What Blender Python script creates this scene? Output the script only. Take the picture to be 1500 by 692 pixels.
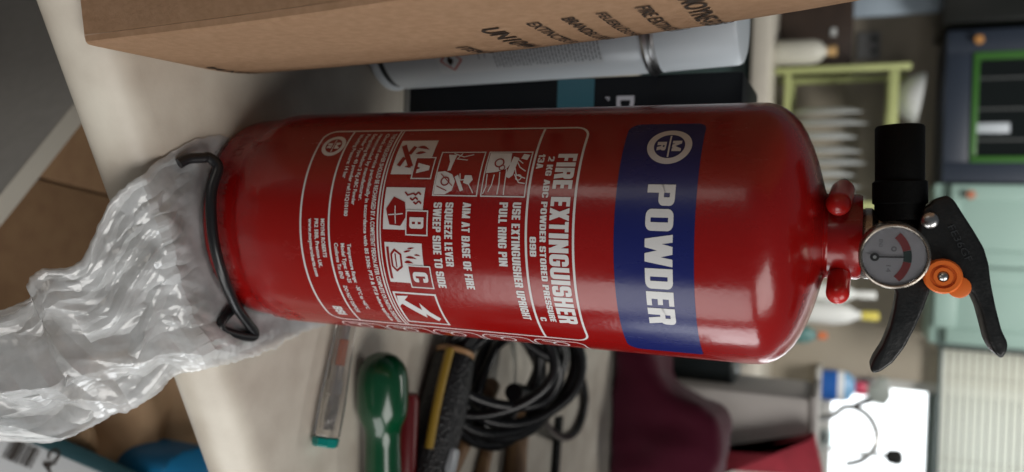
import bpy, bmesh, math, random
from mathutils import Vector, Matrix, noise
random.seed(7)
scene = bpy.context.scene
for o in list(bpy.data.objects): bpy.data.objects.remove(o)
COL = scene.collection
# ------------------------------------------------------------------ camera
F, DC, PITCH, YAW, ROLL, HC = 1167.2, .34617, .39632, .01473, .03963, .286
CAM = Vector((0, -DC, HC))
def unrot(a, b, c=1.0):
    """(right, up, forward) of the upright phone picture -> world direction"""
    cr, sr = math.cos(ROLL), math.sin(ROLL)
    a, b = cr*a - sr*b, sr*a + cr*b
    y, z = c*math.cos(PITCH) + b*math.sin(PITCH), -c*math.sin(PITCH) + b*math.cos(PITCH)
    x, y = a*math.cos(YAW) + y*math.sin(YAW), -a*math.sin(YAW) + y*math.cos(YAW)
    return Vector((x, y, z))
cam_d = bpy.data.cameras.new('camera'); cam = bpy.data.objects.new('camera', cam_d); COL.objects.link(cam)
rt, up, fw = unrot(1, 0, 0), unrot(0, 1, 0), unrot(0, 0, 1)
# the phone was held upright and its picture lies on its side: picture right = up
cam.matrix_world = Matrix(((up.x, -rt.x, -fw.x, CAM.x), (up.y, -rt.y, -fw.y, CAM.y), (up.z, -rt.z, -fw.z, CAM.z), (0, 0, 0, 1)))
cam_d.sensor_fit = 'HORIZONTAL'; cam_d.sensor_width = 36; cam_d.lens = F/1500*36
cam_d.clip_start = .01; cam_d.clip_end = 60
cam_d.dof.use_dof = True; cam_d.dof.focus_distance = .315; cam_d.dof.aperture_fstop = 8
scene.camera = cam
# ------------------------------------------------------------------ light
world = bpy.data.worlds.new('World'); scene.world = world; world.use_nodes = True
bg = world.node_tree.nodes['Background']; bg.inputs[0].default_value = (.86, .93, 1, 1); bg.inputs[1].default_value = .085
def area(name, loc, target, sx, sy, power, color):
    d = bpy.data.lights.new(name, 'AREA'); d.shape = 'RECTANGLE'; d.size = sx; d.size_y = sy; d.energy = power; d.color = color
    o = bpy.data.objects.new(name, d); COL.objects.link(o); o.location = loc
    o.rotation_euler = (Vector(target) - Vector(loc)).to_track_quat('-Z', 'Y').to_euler(); return o
area('side_window_light', (1.02, -.52, .02), (0, -.02, .02), .62, .80, 5.2, (1, .985, .96))
area('right_side_light', (1.35, .20, .20), (0, .02, .1), .50, .65, 5.0, (.95, .98, 1))  # light from the right on can and cylinder; no door is known there
area('front_room_light', (-.95, -1.35, -.20), (0, 0, -.15), .45, .8, 2.0, (1, .93, .84))
area('high_fill_light', (1.0, -.66, 1.12), (0, -.1, -.05), .9, .9, 12.5, (1, .97, .93))  # added fill from high right, brightens bag and table; no ceiling lamp known
area('kitchen_light', (.2, 1.5, 1.9), (.1, 3.0, .5), .8, .5, 36, (1, .97, .92))
scene.view_settings.view_transform = 'Standard'; scene.view_settings.look = 'None'
scene.view_settings.exposure = .28; scene.view_settings.gamma = 1
scene.render.engine = 'CYCLES'
try:
    scene.cycles.transparent_max_bounces = 24; scene.cycles.max_bounces = 10
except Exception: pass

# ------------------------------------------------------------------ pixel -> place (photo pixels, 1500 x 692)
def ray(x, y): return unrot((y-346)/F, (x-750)/F).normalized()
def pz(x, y, z):
    d = ray(x, y); return CAM + d*((z-HC)/d.z)
def py(x, y, Y):
    d = ray(x, y); return CAM + d*((Y+DC)/d.y)
def pcyl(x, y, R):
    d = ray(x, y); A = d.x**2+d.y**2; B = -2*DC*d.y; C = DC*DC-R*R
    t = (-B-math.sqrt(max(B*B-4*A*C, 0)))/(2*A); return CAM+d*t

# ------------------------------------------------------------------ materials
MATS = {}
def mat(name, col, rough=.5, metal=0, coat=0, var=.0, scale=60, bump=0, bscale=200, trans=0, ior=1.45, spec=.5, sheen=0, col2=None, detail=4, stretch=None, coord='Object'):
    if name in MATS: return MATS[name]
    m = bpy.data.materials.new(name); m.use_nodes = True; nt = m.node_tree; b = nt.nodes['Principled BSDF']
    b.inputs['Base Color'].default_value = (*col, 1); b.inputs['Roughness'].default_value = rough
    b.inputs['Metallic'].default_value = metal; b.inputs['Coat Weight'].default_value = coat; b.inputs['Coat Roughness'].default_value = .06
    b.inputs['Transmission Weight'].default_value = trans; b.inputs['IOR'].default_value = ior
    b.inputs['Specular IOR Level'].default_value = spec; b.inputs['Sheen Weight'].default_value = sheen
    tc = nt.nodes.new('ShaderNodeTexCoord'); mp = nt.nodes.new('ShaderNodeMapping'); nt.links.new(tc.outputs[coord], mp.inputs[0])
    if stretch: mp.inputs['Scale'].default_value = stretch
    if var or col2:
        n = nt.nodes.new('ShaderNodeTexNoise'); n.inputs['Scale'].default_value = scale; n.inputs['Detail'].default_value = detail
        nt.links.new(mp.outputs[0], n.inputs['Vector'])
        r = nt.nodes.new('ShaderNodeValToRGB'); e = r.color_ramp.elements
        e[0].position = .32; e[1].position = .68
        c2 = col2 or tuple(min(1, c*(1+var)) for c in col); c1 = col if col2 else tuple(c*(1-var) for c in col)
        e[0].color = (*c1, 1); e[1].color = (*c2, 1)
        nt.links.new(n.outputs['Fac'], r.inputs[0]); nt.links.new(r.outputs[0], b.inputs['Base Color'])
    if bump:
        n = nt.nodes.new('ShaderNodeTexNoise'); n.inputs['Scale'].default_value = bscale; n.inputs['Detail'].default_value = 3
        nt.links.new(mp.outputs[0], n.inputs['Vector'])
        bp = nt.nodes.new('ShaderNodeBump'); bp.inputs['Strength'].default_value = bump; bp.inputs['Distance'].default_value = .002
        nt.links.new(n.outputs['Fac'], bp.inputs['Height']); nt.links.new(bp.outputs[0], b.inputs['Normal'])
    MATS[name] = m; return m
def emit(name, col, s):
    m = bpy.data.materials.new(name); m.use_nodes = True; nt = m.node_tree; nt.nodes.clear()
    o = nt.nodes.new('ShaderNodeOutputMaterial'); e = nt.nodes.new('ShaderNodeEmission'); e.inputs[0].default_value = (*col, 1); e.inputs[1].default_value = s
    nt.links.new(e.outputs[0], o.inputs[0]); return m

RED = mat('red_enamel', (.21, .0034, .003), .18, spec=.45, coat=.20, bump=.05, bscale=420, var=.05, scale=18)
REDP = mat('red_label_ink', (.19, .0034, .003), .3)
BLUE = mat('blue_label', (.008, .012, .092), .28, spec=.4, coat=.05, bump=.03, bscale=420)
WHITE = mat('white_label_ink', (.52, .52, .52), .32)
BLACKP = mat('black_paint', (.006, .007, .0075), .38, bump=.10, bscale=900)
BLACKW = mat('black_wire_coat', (.008, .008, .009), .3)
BLACKR = mat('black_rubber', (.002, .0022, .0022), .6, spec=.12, bump=.1, bscale=700)
CHROME = mat('chromed_brass', (.30, .27, .235), .22, metal=1, bump=.08, bscale=300)
STEEL = mat('steel', (.42, .42, .42), .28, metal=1)
ORANGE = mat('orange_plastic', (.62, .13, .018), .4)
REDTIP = mat('red_vinyl', (.40, .010, .008), .3, coat=.2)
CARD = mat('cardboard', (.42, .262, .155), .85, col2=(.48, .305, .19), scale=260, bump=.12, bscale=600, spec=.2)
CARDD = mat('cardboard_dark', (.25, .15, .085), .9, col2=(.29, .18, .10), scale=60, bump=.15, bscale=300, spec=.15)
def scuff(m, lo, hi, scale=22, stretch=(1, 1, .35)):
    nt = m.node_tree; tc = nt.nodes.new('ShaderNodeTexCoord'); mp = nt.nodes.new('ShaderNodeMapping'); mp.inputs['Scale'].default_value = stretch
    n = nt.nodes.new('ShaderNodeTexNoise'); n.inputs['Scale'].default_value = scale; n.inputs['Detail'].default_value = 8; n.inputs['Roughness'].default_value = .7
    r = nt.nodes.new('ShaderNodeMapRange'); r.inputs[1].default_value = .35; r.inputs[2].default_value = .72; r.inputs[3].default_value = lo; r.inputs[4].default_value = hi
    nt.links.new(tc.outputs['Object'], mp.inputs[0]); nt.links.new(mp.outputs[0], n.inputs['Vector']); nt.links.new(n.outputs['Fac'], r.inputs[0])
    nt.links.new(r.outputs[0], nt.nodes['Principled BSDF'].inputs['Roughness'])
    if nt.nodes['Principled BSDF'].inputs['Coat Weight'].default_value > 0:
        r2 = nt.nodes.new('ShaderNodeMapRange'); r2.inputs[1].default_value = .35; r2.inputs[2].default_value = .75; r2.inputs[3].default_value = .03; r2.inputs[4].default_value = hi*.6
        nt.links.new(n.outputs['Fac'], r2.inputs[0]); nt.links.new(r2.outputs[0], nt.nodes['Principled BSDF'].inputs['Coat Roughness'])
INK = mat('black_print', (.03, .022, .017), .8, spec=.2)
TABLE = mat('table_laminate', (.45, .40, .335), .42, col2=(.61, .57, .49), scale=26, bump=.04, bscale=500, detail=10)
CANW = mat('white_can_lacquer', (.60, .65, .69), .3, coat=.2)
CANCAP = mat('white_plastic_cap', (.58, .63, .67), .42)
scuff(RED, .13, .34); scuff(BLUE, .2, .4); scuff(BLACKP, .3, .55, 120, (1, 1, 1)); scuff(CANW, .25, .5); scuff(CHROME, .18, .42, 160, (1, 1, 1))

# ------------------------------------------------------------------ mesh helpers
def finish(name, bm, m, parent=None, smooth=40):
    me = bpy.data.meshes.new(name); bmesh.ops.recalc_face_normals(bm, faces=bm.faces); bm.to_mesh(me); bm.free()
    if m is not None: me.materials.append(m)
    if smooth:
        me.polygons.foreach_set('use_smooth', [True]*len(me.polygons))
        me.set_sharp_from_angle(angle=math.radians(smooth))
    o = bpy.data.objects.new(name, me); COL.objects.link(o)
    if parent: o.parent = parent
    return o
def tag(o, label, cat, group=None, kind=None):
    if label: o['label'] = label
    if cat: o['category'] = cat
    if group: o['group'] = group
    if kind: o['kind'] = kind
    return o
def thing(name, label, cat, loc=(0, 0, 0), group=None):
    o = bpy.data.objects.new(name, None); COL.objects.link(o); o.location = loc; o.empty_display_size = .05
    o['label'] = label; o['category'] = cat
    if group: o['group'] = group
    bpy.context.view_layer.update()
    return o
def reparent(root):
    """children were modelled in world space: keep them where they stand"""
    inv = Matrix.Translation(-Vector(root.location))
    for c in root.children: c.matrix_parent_inverse = inv
def lathe(prof, segs=64, M=None, bm=None, cap=True):
    bm = bm or bmesh.new(); M = M or Matrix(); rings = []
    for r, z in prof:
        if r < 1e-6: rings.append([bm.verts.new(M @ Vector((0, 0, z)))])
        else: rings.append([bm.verts.new(M @ Vector((r*math.cos(2*math.pi*i/segs), r*math.sin(2*math.pi*i/segs), z))) for i in range(segs)])
    for a, b in zip(rings, rings[1:]):
        for i in range(segs):
            j = (i+1) % segs
            if len(a) == 1 and len(b) == 1: continue
            if len(a) == 1: bm.faces.new((a[0], b[i], b[j]))
            elif len(b) == 1: bm.faces.new((a[i], a[j], b[0]))
            else: bm.faces.new((a[i], a[j], b[j], b[i]))
    if cap:
        for rg in (rings[0], rings[-1]):
            if len(rg) > 2: bm.faces.new(rg)
    return bm
def axis_matrix(o, d, upv=(0, 0, 1)):
    z = Vector(d).normalized(); x = Vector(upv).cross(z)
    if x.length < 1e-4: x = Vector((1, 0, 0))
    x.normalize(); y = z.cross(x)
    return Matrix(((x.x, y.x, z.x, o[0]), (x.y, y.y, z.y, o[1]), (x.z, y.z, z.z, o[2]), (0, 0, 0, 1)))
def catmull(pts, n=8, closed=False):
    pts = [Vector(p) for p in pts]; out = []; N = len(pts)
    rng = range(N) if closed else range(N-1)
    for i in rng:
        if closed: p0, p1, p2, p3 = pts[i-1], pts[i], pts[(i+1) % N], pts[(i+2) % N]
        else: p0, p1, p2, p3 = pts[max(i-1, 0)], pts[i], pts[i+1], pts[min(i+2, N-1)]
        for k in range(n):
            t = k/n
            out.append(.5*((2*p1)+(p2-p0)*t+(2*p0-5*p1+4*p2-p3)*t*t+(3*p1-p0-3*p2+p3)*t**3))
    if not closed: out.append(pts[-1])
    return out
def tube(pts, r, segs=12, bm=None, round_end=False):
    bm = bm or bmesh.new(); pts = [Vector(p) for p in pts]; n = len(pts)
    rr = r if isinstance(r, (list, tuple)) else [r]*n
    tans = [(pts[min(i+1, n-1)]-pts[max(i-1, 0)]).normalized() for i in range(n)]
    ref = Vector((0, 0, 1)) if abs(tans[0].z) < .9 else Vector((1, 0, 0))
    nx = tans[0].cross(ref).normalized(); rings = []
    for i in range(n):
        nx = (nx-tans[i]*nx.dot(tans[i])).normalized(); ny = tans[i].cross(nx)
        rings.append([bm.verts.new(pts[i]+(nx*math.cos(2*math.pi*k/segs)+ny*math.sin(2*math.pi*k/segs))*rr[i]) for k in range(segs)])
    for a, b in zip(rings, rings[1:]):
        for k in range(segs): bm.faces.new((a[k], a[(k+1) % segs], b[(k+1) % segs], b[k]))
    bm.faces.new(rings[0]); bm.faces.new(rings[-1]); return bm
def capsule(a, b, r, segs=24, r0=None):
    a, b = Vector(a), Vector(b); L = (b-a).length; prof = [(0, -r*.0)] if False else []
    prof = [(0, 0)]+[((r0 or r)*s, c) for s, c in ((.5, .0005), (.92, .0015), (1, .004))]
    prof += [(r, L-r)]+[(r*math.cos(t), L-r+r*math.sin(t)) for t in [math.pi/2*k/8 for k in range(1, 8)]]+[(0, L)]
    return lathe(prof, segs, axis_matrix(a, b-a))
def box(c, s, bev=.0, M=None, bm=None, segs=2):
    bm2 = bmesh.new(); bmesh.ops.create_cube(bm2, size=1)
    bmesh.ops.scale(bm2, vec=Vector(s), verts=bm2.verts)
    if bev: bmesh.ops.bevel(bm2, geom=bm2.edges[:], offset=bev, segments=segs, affect='EDGES', profile=.5)
    bmesh.ops.translate(bm2, vec=Vector(c), verts=bm2.verts)
    if M: bmesh.ops.transform(bm2, matrix=M, verts=bm2.verts)
    if bm is None: return bm2
    me = bpy.data.meshes.new('t'); bm2.to_mesh(me); bm2.free(); bm.from_mesh(me); bpy.data.meshes.remove(me); return bm
def extrude_poly(pts, vec, bev=0, segs=2):
    bm = bmesh.new(); vs = [bm.verts.new(p) for p in pts]; f = bm.faces.new(vs)
    r = bmesh.ops.extrude_face_region(bm, geom=[f]); nv = [g for g in r['geom'] if isinstance(g, bmesh.types.BMVert)]
    bmesh.ops.translate(bm, vec=Vector(vec), verts=nv); bmesh.ops.recalc_face_normals(bm, faces=bm.faces)
    if bev: bmesh.ops.bevel(bm, geom=bm.edges[:], offset=bev, segments=segs, affect='EDGES', profile=.5, clamp_overlap=True)
    return bm
# ---- flat print: everything in millimetres (s to the right, z up), then wrapped by a function
_tc = {}
def text_tris(s, bold):
    key = (s, bold)
    if key in _tc: return _tc[key]
    cu = bpy.data.curves.new('t', 'FONT'); cu.body = s; cu.size = 1; cu.offset = bold; cu.space_character = 1+2.6*max(0, bold-.02); cu.resolution_u = 3; cu.fill_mode = 'FRONT' if hasattr(cu, 'fill_mode') else None
    o = bpy.data.objects.new('t', cu); COL.objects.link(o)
    dg = bpy.context.evaluated_depsgraph_get(); dg.update()
    me = bpy.data.meshes.new_from_object(o.evaluated_get(dg))
    v = [(p.co.x, p.co.y) for p in me.vertices]; f = [tuple(p.vertices) for p in me.polygons if abs(p.normal.z) > .5]
    bpy.data.objects.remove(o); bpy.data.curves.remove(cu); bpy.data.meshes.remove(me)
    _tc[key] = (v, f); return v, f
CAPH = .729
def add_text(bm, s, x0, x1, z0, z1, bold=.02, slant=0):
    v, f = text_tris(s, bold)
    if not v: return
    a, b = min(p[0] for p in v), max(p[0] for p in v)
    lo, hi = -bold, CAPH+bold
    if s.upper() == s:
        lo = min(p[1] for p in v); hi = max(p[1] for p in v)
    if x1 is None: x1 = x0+(b-a)*(z1-z0)/CAPH*.86
    vs = []
    for p in v:
        Z = z0+(p[1]-lo)/(hi-lo)*(z1-z0)
        vs.append(bm.verts.new((x0+(p[0]-a)/(b-a)*(x1-x0)+slant*(Z-z0), Z, 0)))
    for q in f:
        try: bm.faces.new([vs[i] for i in q])
        except ValueError: pass
# ---- heavy condensed block capitals, drawn as pieces (each piece a hair above the last where they cross)
def _ring(x0, x1, z0, z1, tv, th, r, skip=None, sq=()):
    """frame of a rounded letter as quads; sq = corners kept square ('tl','bl',...)"""
    def loop(a0, a1, b0, b1, rad):
        out = []
        for nm, cx, cz, st in (('tr', a1, b1, 0), ('tl', a0, b1, 90), ('bl', a0, b0, 180), ('br', a1, b0, 270)):
            q = rad*(.02 if nm in sq else 1); sx = -1 if cx == a1 else 1; sz = -1 if cz == b1 else 1
            for k in range(5):
                t = math.radians(st+90*k/4); out.append((cx+sx*q+q*math.cos(t), cz+sz*q+q*math.sin(t)))
        return out
    O = loop(x0, x1, z0, z1, r); I = loop(x0+tv, x1-tv, z0+th, z1-th, max(.02, r-min(tv, th))*.9)
    def dens(L):
        o = []
        for i in range(len(L)):
            a, b = L[i], L[(i+1) % len(L)]; n = 8 if i % 5 == 4 else 1
            for k in range(n): o.append((a[0]+(b[0]-a[0])*k/n, a[1]+(b[1]-a[1])*k/n))
        return o
    O, I = dens(O), dens(I); out = []
    for i in range(len(O)):
        j = (i+1) % len(O); m = ((O[i][0]+O[j][0]+I[i][0]+I[j][0])/4, (O[i][1]+O[j][1]+I[i][1]+I[j][1])/4)
        if skip and skip(*m): continue
        out.append([O[i], O[j], I[j], I[i]])
    return out
def _rc(x0, x1, z0, z1): return [(x0, z0), (x1, z0), (x1, z1), (x0, z1)]
def _pg(x0, z0, x1, z1, t): return [(x0, z0), (x0+t, z0), (x1+t, z1), (x1, z1)]
def glyph(c, T=.235, h=.185, w=.60):
    R_ = _ring; S = _rc(0, T, 0, 1)
    if c == 'A': return .6, [_pg(0, 0, .19, 1, T), _pg(.40, 0, .21, 1, T), _rc(.15, .45, .2, .2+h)]
    if c == 'B': return w, R_(0, w, .5-h/2, 1, T, h, .16, None, ('tl', 'bl'))+R_(0, w, 0, .5+h/2, T, h, .16, None, ('tl', 'bl'))
    if c == 'C': return w, R_(0, w, 0, 1, T, h, .2, lambda x, z: x > w-T and .38 < z < .62)
    if c == 'D': return w, R_(0, w, 0, 1, T, h, .2, None, ('tl', 'bl'))
    if c == 'E': return .46, [S, _rc(T, .46, 0, h), _rc(T, .43, .5-h/2, .5+h/2), _rc(T, .46, 1-h, 1)]
    if c == 'F': return .44, [S, _rc(T, .42, .46-h/2, .46+h/2), _rc(T, .44, 1-h, 1)]
    if c == 'G': return w, R_(0, w, 0, 1, T, h, .2, lambda x, z: x > w-T and .50 < z < .66)+[_rc(w*.52, w, .36, .36+h)]
    if c == 'H': return w, [S, _rc(w-T, w, 0, 1), _rc(T, w-T, .5-h/2, .5+h/2)]
    if c == 'I': return T, [S]
    if c == 'K': return .6, [S, _pg(T, .42, .38, 1, T), _pg(.40, 0, .2, .62, T)]
    if c == 'L': return .42, [S, _rc(T, .42, 0, h)]
    if c == 'M': return .78, [_rc(0, T*.9, 0, 1), _rc(.78-T*.9, .78, 0, 1), _pg(.30, .0, .02, 1, T*.85), _pg(.31, .0, .59, 1, T*.85)]
    if c == 'N': return w+.04, [S, _rc(w+.04-T, w+.04, 0, 1), _pg(w-.17, 0, .01, 1, T)]
    if c in 'O0': return w, R_(0, w, 0, 1, T, h, .2)
    if c == 'P': return w, [S]+R_(0, w, .42, 1, T, h, .17, None, ('tl', 'bl'))
    if c == 'Q': return w, R_(0, w, 0, 1, T, h, .2)+[_pg(w*.62, -.08, w*.42, .24, T*.8)]
    if c == 'R': return w, [S]+R_(0, w, .44, 1, T, h, .17, None, ('tl', 'bl'))+[_pg(w-T, 0, w-T-.07, .50, T)]
    if c == 'S': return w, R_(0, w, .5-h/2, 1, T, h, .17, lambda x, z: x > w-T and z < .68)+R_(0, w, 0, .5+h/2, T, h, .17, lambda x, z: x < T and z > .32)
    if c == 'T': return .5, [_rc(.15, .35, 0, 1-h), _rc(0, .5, 1-h, 1)]
    if c == 'U': return w, R_(0, w, 0, .6, T, h, .2, lambda x, z: z > .42)+[_rc(0, T, .3, 1), _rc(w-T, w, .3, 1)]
    if c == 'V': return .58, [_pg(.19, 0, 0, 1, T), _pg(.19, 0, .38, 1, T)]
    if c == 'W': return .86, [_pg(.13, 0, 0, 1, T*.9), _pg(.15, 0, .33, 1, T*.9), _pg(.53, 0, .33, 1, T*.9), _pg(.55, 0, .68, 1, T*.9)]
    if c == 'X': return .6, [_pg(0, 0, .38, 1, T+.02), _pg(.38, 0, 0, 1, T+.02)]
    if c == 'Y': return .58, [_pg(.19, .38, 0, 1, T), _pg(.19, .38, .38, 1, T), _rc(.19, .39, 0, .44)]
    if c == 'Z': return .48, [_rc(0, .48, 0, h), _rc(0, .48, 1-h, 1), _pg(0, h, .27, 1-h, T)]
    if c == '1': return .36, [_rc(.16, .36, 0, 1), _pg(.0, .62, .14, .98, .14)]
    if c == '2': return w, R_(0, w, .42, 1, T, h, .17, lambda x, z: (x < T and z < .70) or (z < .6 and x < w*.6))+[_pg(0, h*.6, w-T, .5, T), _rc(0, w, 0, h)]
    if c == '3': return w, R_(0, w, .5-h/2, 1, T, h, .17, lambda x, z: x < T and z < .70)+R_(0, w, 0, .5+h/2, T, h, .17, lambda x, z: x < T and z > .30)
    if c == '8': return w, R_(0, w, .5-h/2, 1, T, h, .17)+R_(0, w, 0, .5+h/2, T, h, .17)
    if c == '9': return w, R_(0, w, .38, 1, T, h, .17)+R_(0, w, 0, .6, T, h, .17, lambda x, z: (x < T and z > .30) or z > .5)+[_rc(w-T, w, .2, .7)]
    if c == '-': return .3, [_rc(0, .3, .4, .4+h)]
    return .26, []
def add_block(bm, s, x0, x1, z0, z1, gap=.075):
    x = 0; P_ = []
    for c in s.upper():
        w, pcs = glyph(c); P_ += [[(p[0]+x, p[1]) for p in q] for q in pcs]; x += w+gap
    tot = x-gap; k = (x1-x0)/tot
    for i, q in enumerate(P_):
        vs = [bm.verts.new((x0+p[0]*k, z0+p[1]*(z1-z0), .0012*(i % 23))) for p in q]
        try: bm.faces.new(vs)
        except ValueError: pass
def add_poly(bm, pts):
    try:
        f = bm.faces.new([bm.verts.new((p[0], p[1], 0)) for p in pts]); bmesh.ops.triangulate(bm, faces=[f])
    except ValueError: pass
def add_stroke(bm, pts, w, closed=False):
    P = [Vector((p[0], p[1])) for p in pts]; n = len(P); Lft = []; Rgt = []
    for i in range(n):
        a = P[i-1] if (closed or i > 0) else None; b = P[(i+1) % n] if (closed or i < n-1) else None
        t1 = (P[i]-a).normalized() if a is not None else None; t2 = (b-P[i]).normalized() if b is not None else None
        t1 = t1 or t2; t2 = t2 or t1
        n1 = Vector((-t1.y, t1.x)); n2 = Vector((-t2.y, t2.x)); m = (n1+n2)
        m = m.normalized() if m.length > 1e-5 else n1; k = w/2/max(.35, m.dot(n1))
        ws = [1, 1]
        Lft.append(P[i]+m*k); Rgt.append(P[i]-m*k)
    vl = [bm.verts.new((p.x, p.y, 0)) for p in Lft]; vr = [bm.verts.new((p.x, p.y, 0)) for p in Rgt]
    for i in range(n if closed else n-1):
        j = (i+1) % n; bm.faces.new((vl[i], vl[j], vr[j], vr[i]))
def rrect(x0, x1, z0, z1, r, n=6):
    rs = r if isinstance(r, (list, tuple)) else [r]*4; out = []
    for (cx, cz, a0), q in zip(((x1, z1, 0), (x0, z1, 90), (x0, z0, 180), (x1, z0, 270)), rs):
        sx = -1 if cx == x1 else 1; sz = -1 if cz == z1 else 1
        if q <= 0: out.append((cx, cz)); continue
        for k in range(n+1):
            t = math.radians(a0+90*k/n); out.append((cx+sx*q+q*math.cos(t), cz+sz*q+q*math.sin(t)))
    return out
def circle(cx, cz, r, n=32, a0=0, a1=360, rz=None):
    full = abs(a1-a0) >= 360; k = n if full else n+1
    return [(cx+r*math.cos(math.radians(a0+(a1-a0)*i/n)), cz+(rz or r)*math.sin(math.radians(a0+(a1-a0)*i/n))) for i in range(k)]
def flame(cx, cz, h, w, lean=0):
    pts = []
    for i in range(9):
        t = i/8; pts.append((cx-w*math.sin(math.pi*t)*(1-.3*t)+lean*t*t, cz+h*t))
    for i in range(7, 0, -1):
        t = i/8; pts.append((cx+w*.55*math.sin(math.pi*t)*(1-.9*t)+lean*t*t, cz+h*t))
    return pts
def wrap_print(name, bm, m, fn, parent, step=1.6, cut=True):
    xs = [v.co.x for v in bm.verts]
    if not xs: return None
    if cut:
        x = math.floor(min(xs)/step)*step+step
        while x < max(xs):
            g = bm.verts[:]+bm.edges[:]+bm.faces[:]
            bmesh.ops.bisect_plane(bm, geom=g, plane_co=(x, 0, 0), plane_no=(1, 0, 0), dist=1e-5); x += step
    for v in bm.verts:
        k_ = v.co.z; v.co = fn(v.co.x, v.co.y)
        if k_: v.co += Vector((v.co.x, v.co.y, 0)).normalized()*(k_/1000) if fn.__name__ == 'fn' and parent is ext else Vector()
    return finish(name, bm, m, parent, smooth=60)

R = .054
def on_body(off):
    def fn(s, z):
        a = s/1000/R; r = R+off; return Vector((r*math.sin(a), -r*math.cos(a), z/1000))
    return fn

# ================================================================== the setting
E0, E1 = pz(52, 0, -.030), pz(305, 692, -.030); ED = (E1-E0).normalized(); EN = Vector((-ED.y, ED.x, 0)); E0 = E0-EN*.0042; E0.z = 0; E1.z = 0   # front edge, inward normal
TM = Matrix(((ED.x, EN.x, 0, E0.x), (ED.y, EN.y, 0, E0.y), (0, 0, 1, 0), (0, 0, 0, 1)))
TL0, TL1, TDEP = -.42, 1.35, .90
bm = bmesh.new(); RN = .018
prof = [(RN-RN*math.cos(math.radians(a)), -RN+RN*math.sin(math.radians(a))) for a in range(-80, 91, 10)]+[(.04, 0), (TDEP-.006, 0), (TDEP, -.004), (TDEP, -.036)]
rings = [[bm.verts.new(TM @ Vector((u, p[0], p[1]))) for p in prof] for u in (TL0, TL1)]
for i in range(len(prof)):
    j = (i+1) % len(prof); bm.faces.new((rings[0][i], rings[1][i], rings[1][j], rings[0][j]))
for rg in rings: bm.faces.new(rg)
table = tag(finish('table_top', bm, TABLE, None, 60), None, None, kind='structure')
for u, d in ((TL0+.05, .05), (TL0+.05, TDEP-.05), (TL1-.05, .05), (TL1-.05, TDEP-.05)):
    finish('table_leg', box((u, d, -.388), (.05, .05, .704), .004, TM), mat('table_leg_wood', (.3, .2, .12), .5), table)
FLOOR = mat('floor_vinyl', (.16, .13, .10), .5, var=.15, scale=6)
tag(finish('floor', box((0, 1.2, -.75), (6, 6, .02)), FLOOR), None, None, kind='structure')
WY = 3.2
WALL = mat('kitchen_wall', (.34, .30, .24), .7, var=.06, scale=3, bump=.1, bscale=40)
wx0 = py(1200, 546, WY).x; wz0 = py(1203, 580, WY).z; bzt = 1.25
wbm = bmesh.new()
box(((-2.2+wx0)/2, WY+.06, .45), (wx0+2.2, .12, 2.4), 0, None, wbm)
box(((wx0+2.3)/2, WY+.06, (wz0-.75)/2), (2.3-wx0, .118, wz0+.75), 0, None, wbm)
box(((wx0+2.3)/2, WY+.06, 1.46), (2.3-wx0, .118, .38), 0, None, wbm)
tag(finish('wall', wbm, WALL, smooth=0), None, None, kind='structure')
tag(finish('sky', box((wx0+.8, WY+.6, .8), (3.2, .01, 2.6)), emit('overcast_sky', (.93, .98, 1), 2.6)), None, None, kind='structure')

# ================================================================== fire extinguisher
ext = thing('fire_extinguisher', 'red powder fire extinguisher with blue band standing on clear plastic bag', 'extinguisher')
prof = [(0, .004), (.040, .004), (.0485, .0012), (.0500, .0010), (.0511, .0018), (.0514, .004), (.0518, .012), (.0524, .019), (.0530, .0215), (.0534, .0225), (.0539, .0255), (R, .030)]
prof += [(R, .03+.222*i/12) for i in range(1, 13)]
prof += [(.0538, .2555), (.0530, .2588), (.0514, .2620), (.0490, .2650), (.0455, .2680), (.041, .2706), (.0355, .2730), (.0290, .2752), (.0230, .2768), (.0190, .2778), (.0172, .2784), (.0168, .2796)]
finish('cylinder', lathe(prof, 128), RED, ext, 60)
finish('neck_collar', lathe([(.0150, .2775), (.0167, .2792), (.0170, .281), (.0170, .2905), (.0164, .2918), (.012, .2920)], 48), RED, ext, 35)
# embossed marks round the foot
fb = bmesh.new(); add_text(fb, 'EN3 00-10 . 07 . 2 KG MR', -46, 46, 9.5, 16.5, .01)
def on_foot(s, z):
    a = s/1000/R; r = .0518+(z-10)/1000*.055+.00018; return Vector((r*math.sin(a), -r*math.cos(a), z/1000))
wrap_print('embossed_text', fb, RED, on_foot, ext)
# blue band
bm = bmesh.new(); add_poly(bm, rrect(-47.5, 61.5, 205.3, 235.4, [1.5, 3.5, 5, 6])); wrap_print('blue_band', bm, BLUE, on_body(.00012), ext)
bm = bmesh.new(); add_block(bm, 'POWDER', -17.2, 39.4, 217.2, 227.6, .09); wrap_print('band_text', bm, WHITE, on_body(.00024), ext)
def logo(cx, cz, r, m_ring, lvl):
    b = bmesh.new()
    add_stroke(b, circle(cx, cz, r*.83, 40), r*.30, True)
    add_block(b, 'M', cx-r*.30, cx+r*.30, cz+r*.12, cz+r*.52)
    add_block(b, 'R', cx-r*.24, cx+r*.26, cz-r*.54, cz-r*.14)
    add_stroke(b, [(cx-r*.62, cz), (cx+r*.62, cz)], r*.07)
    wrap_print('maker_emblem', b, m_ring, on_body(lvl), ext, 1.5)
logo(-34.3, 223.0, 8.7, WHITE, .00024); logo(-36.0, 69.4, 6.2, WHITE, .00013)
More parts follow.
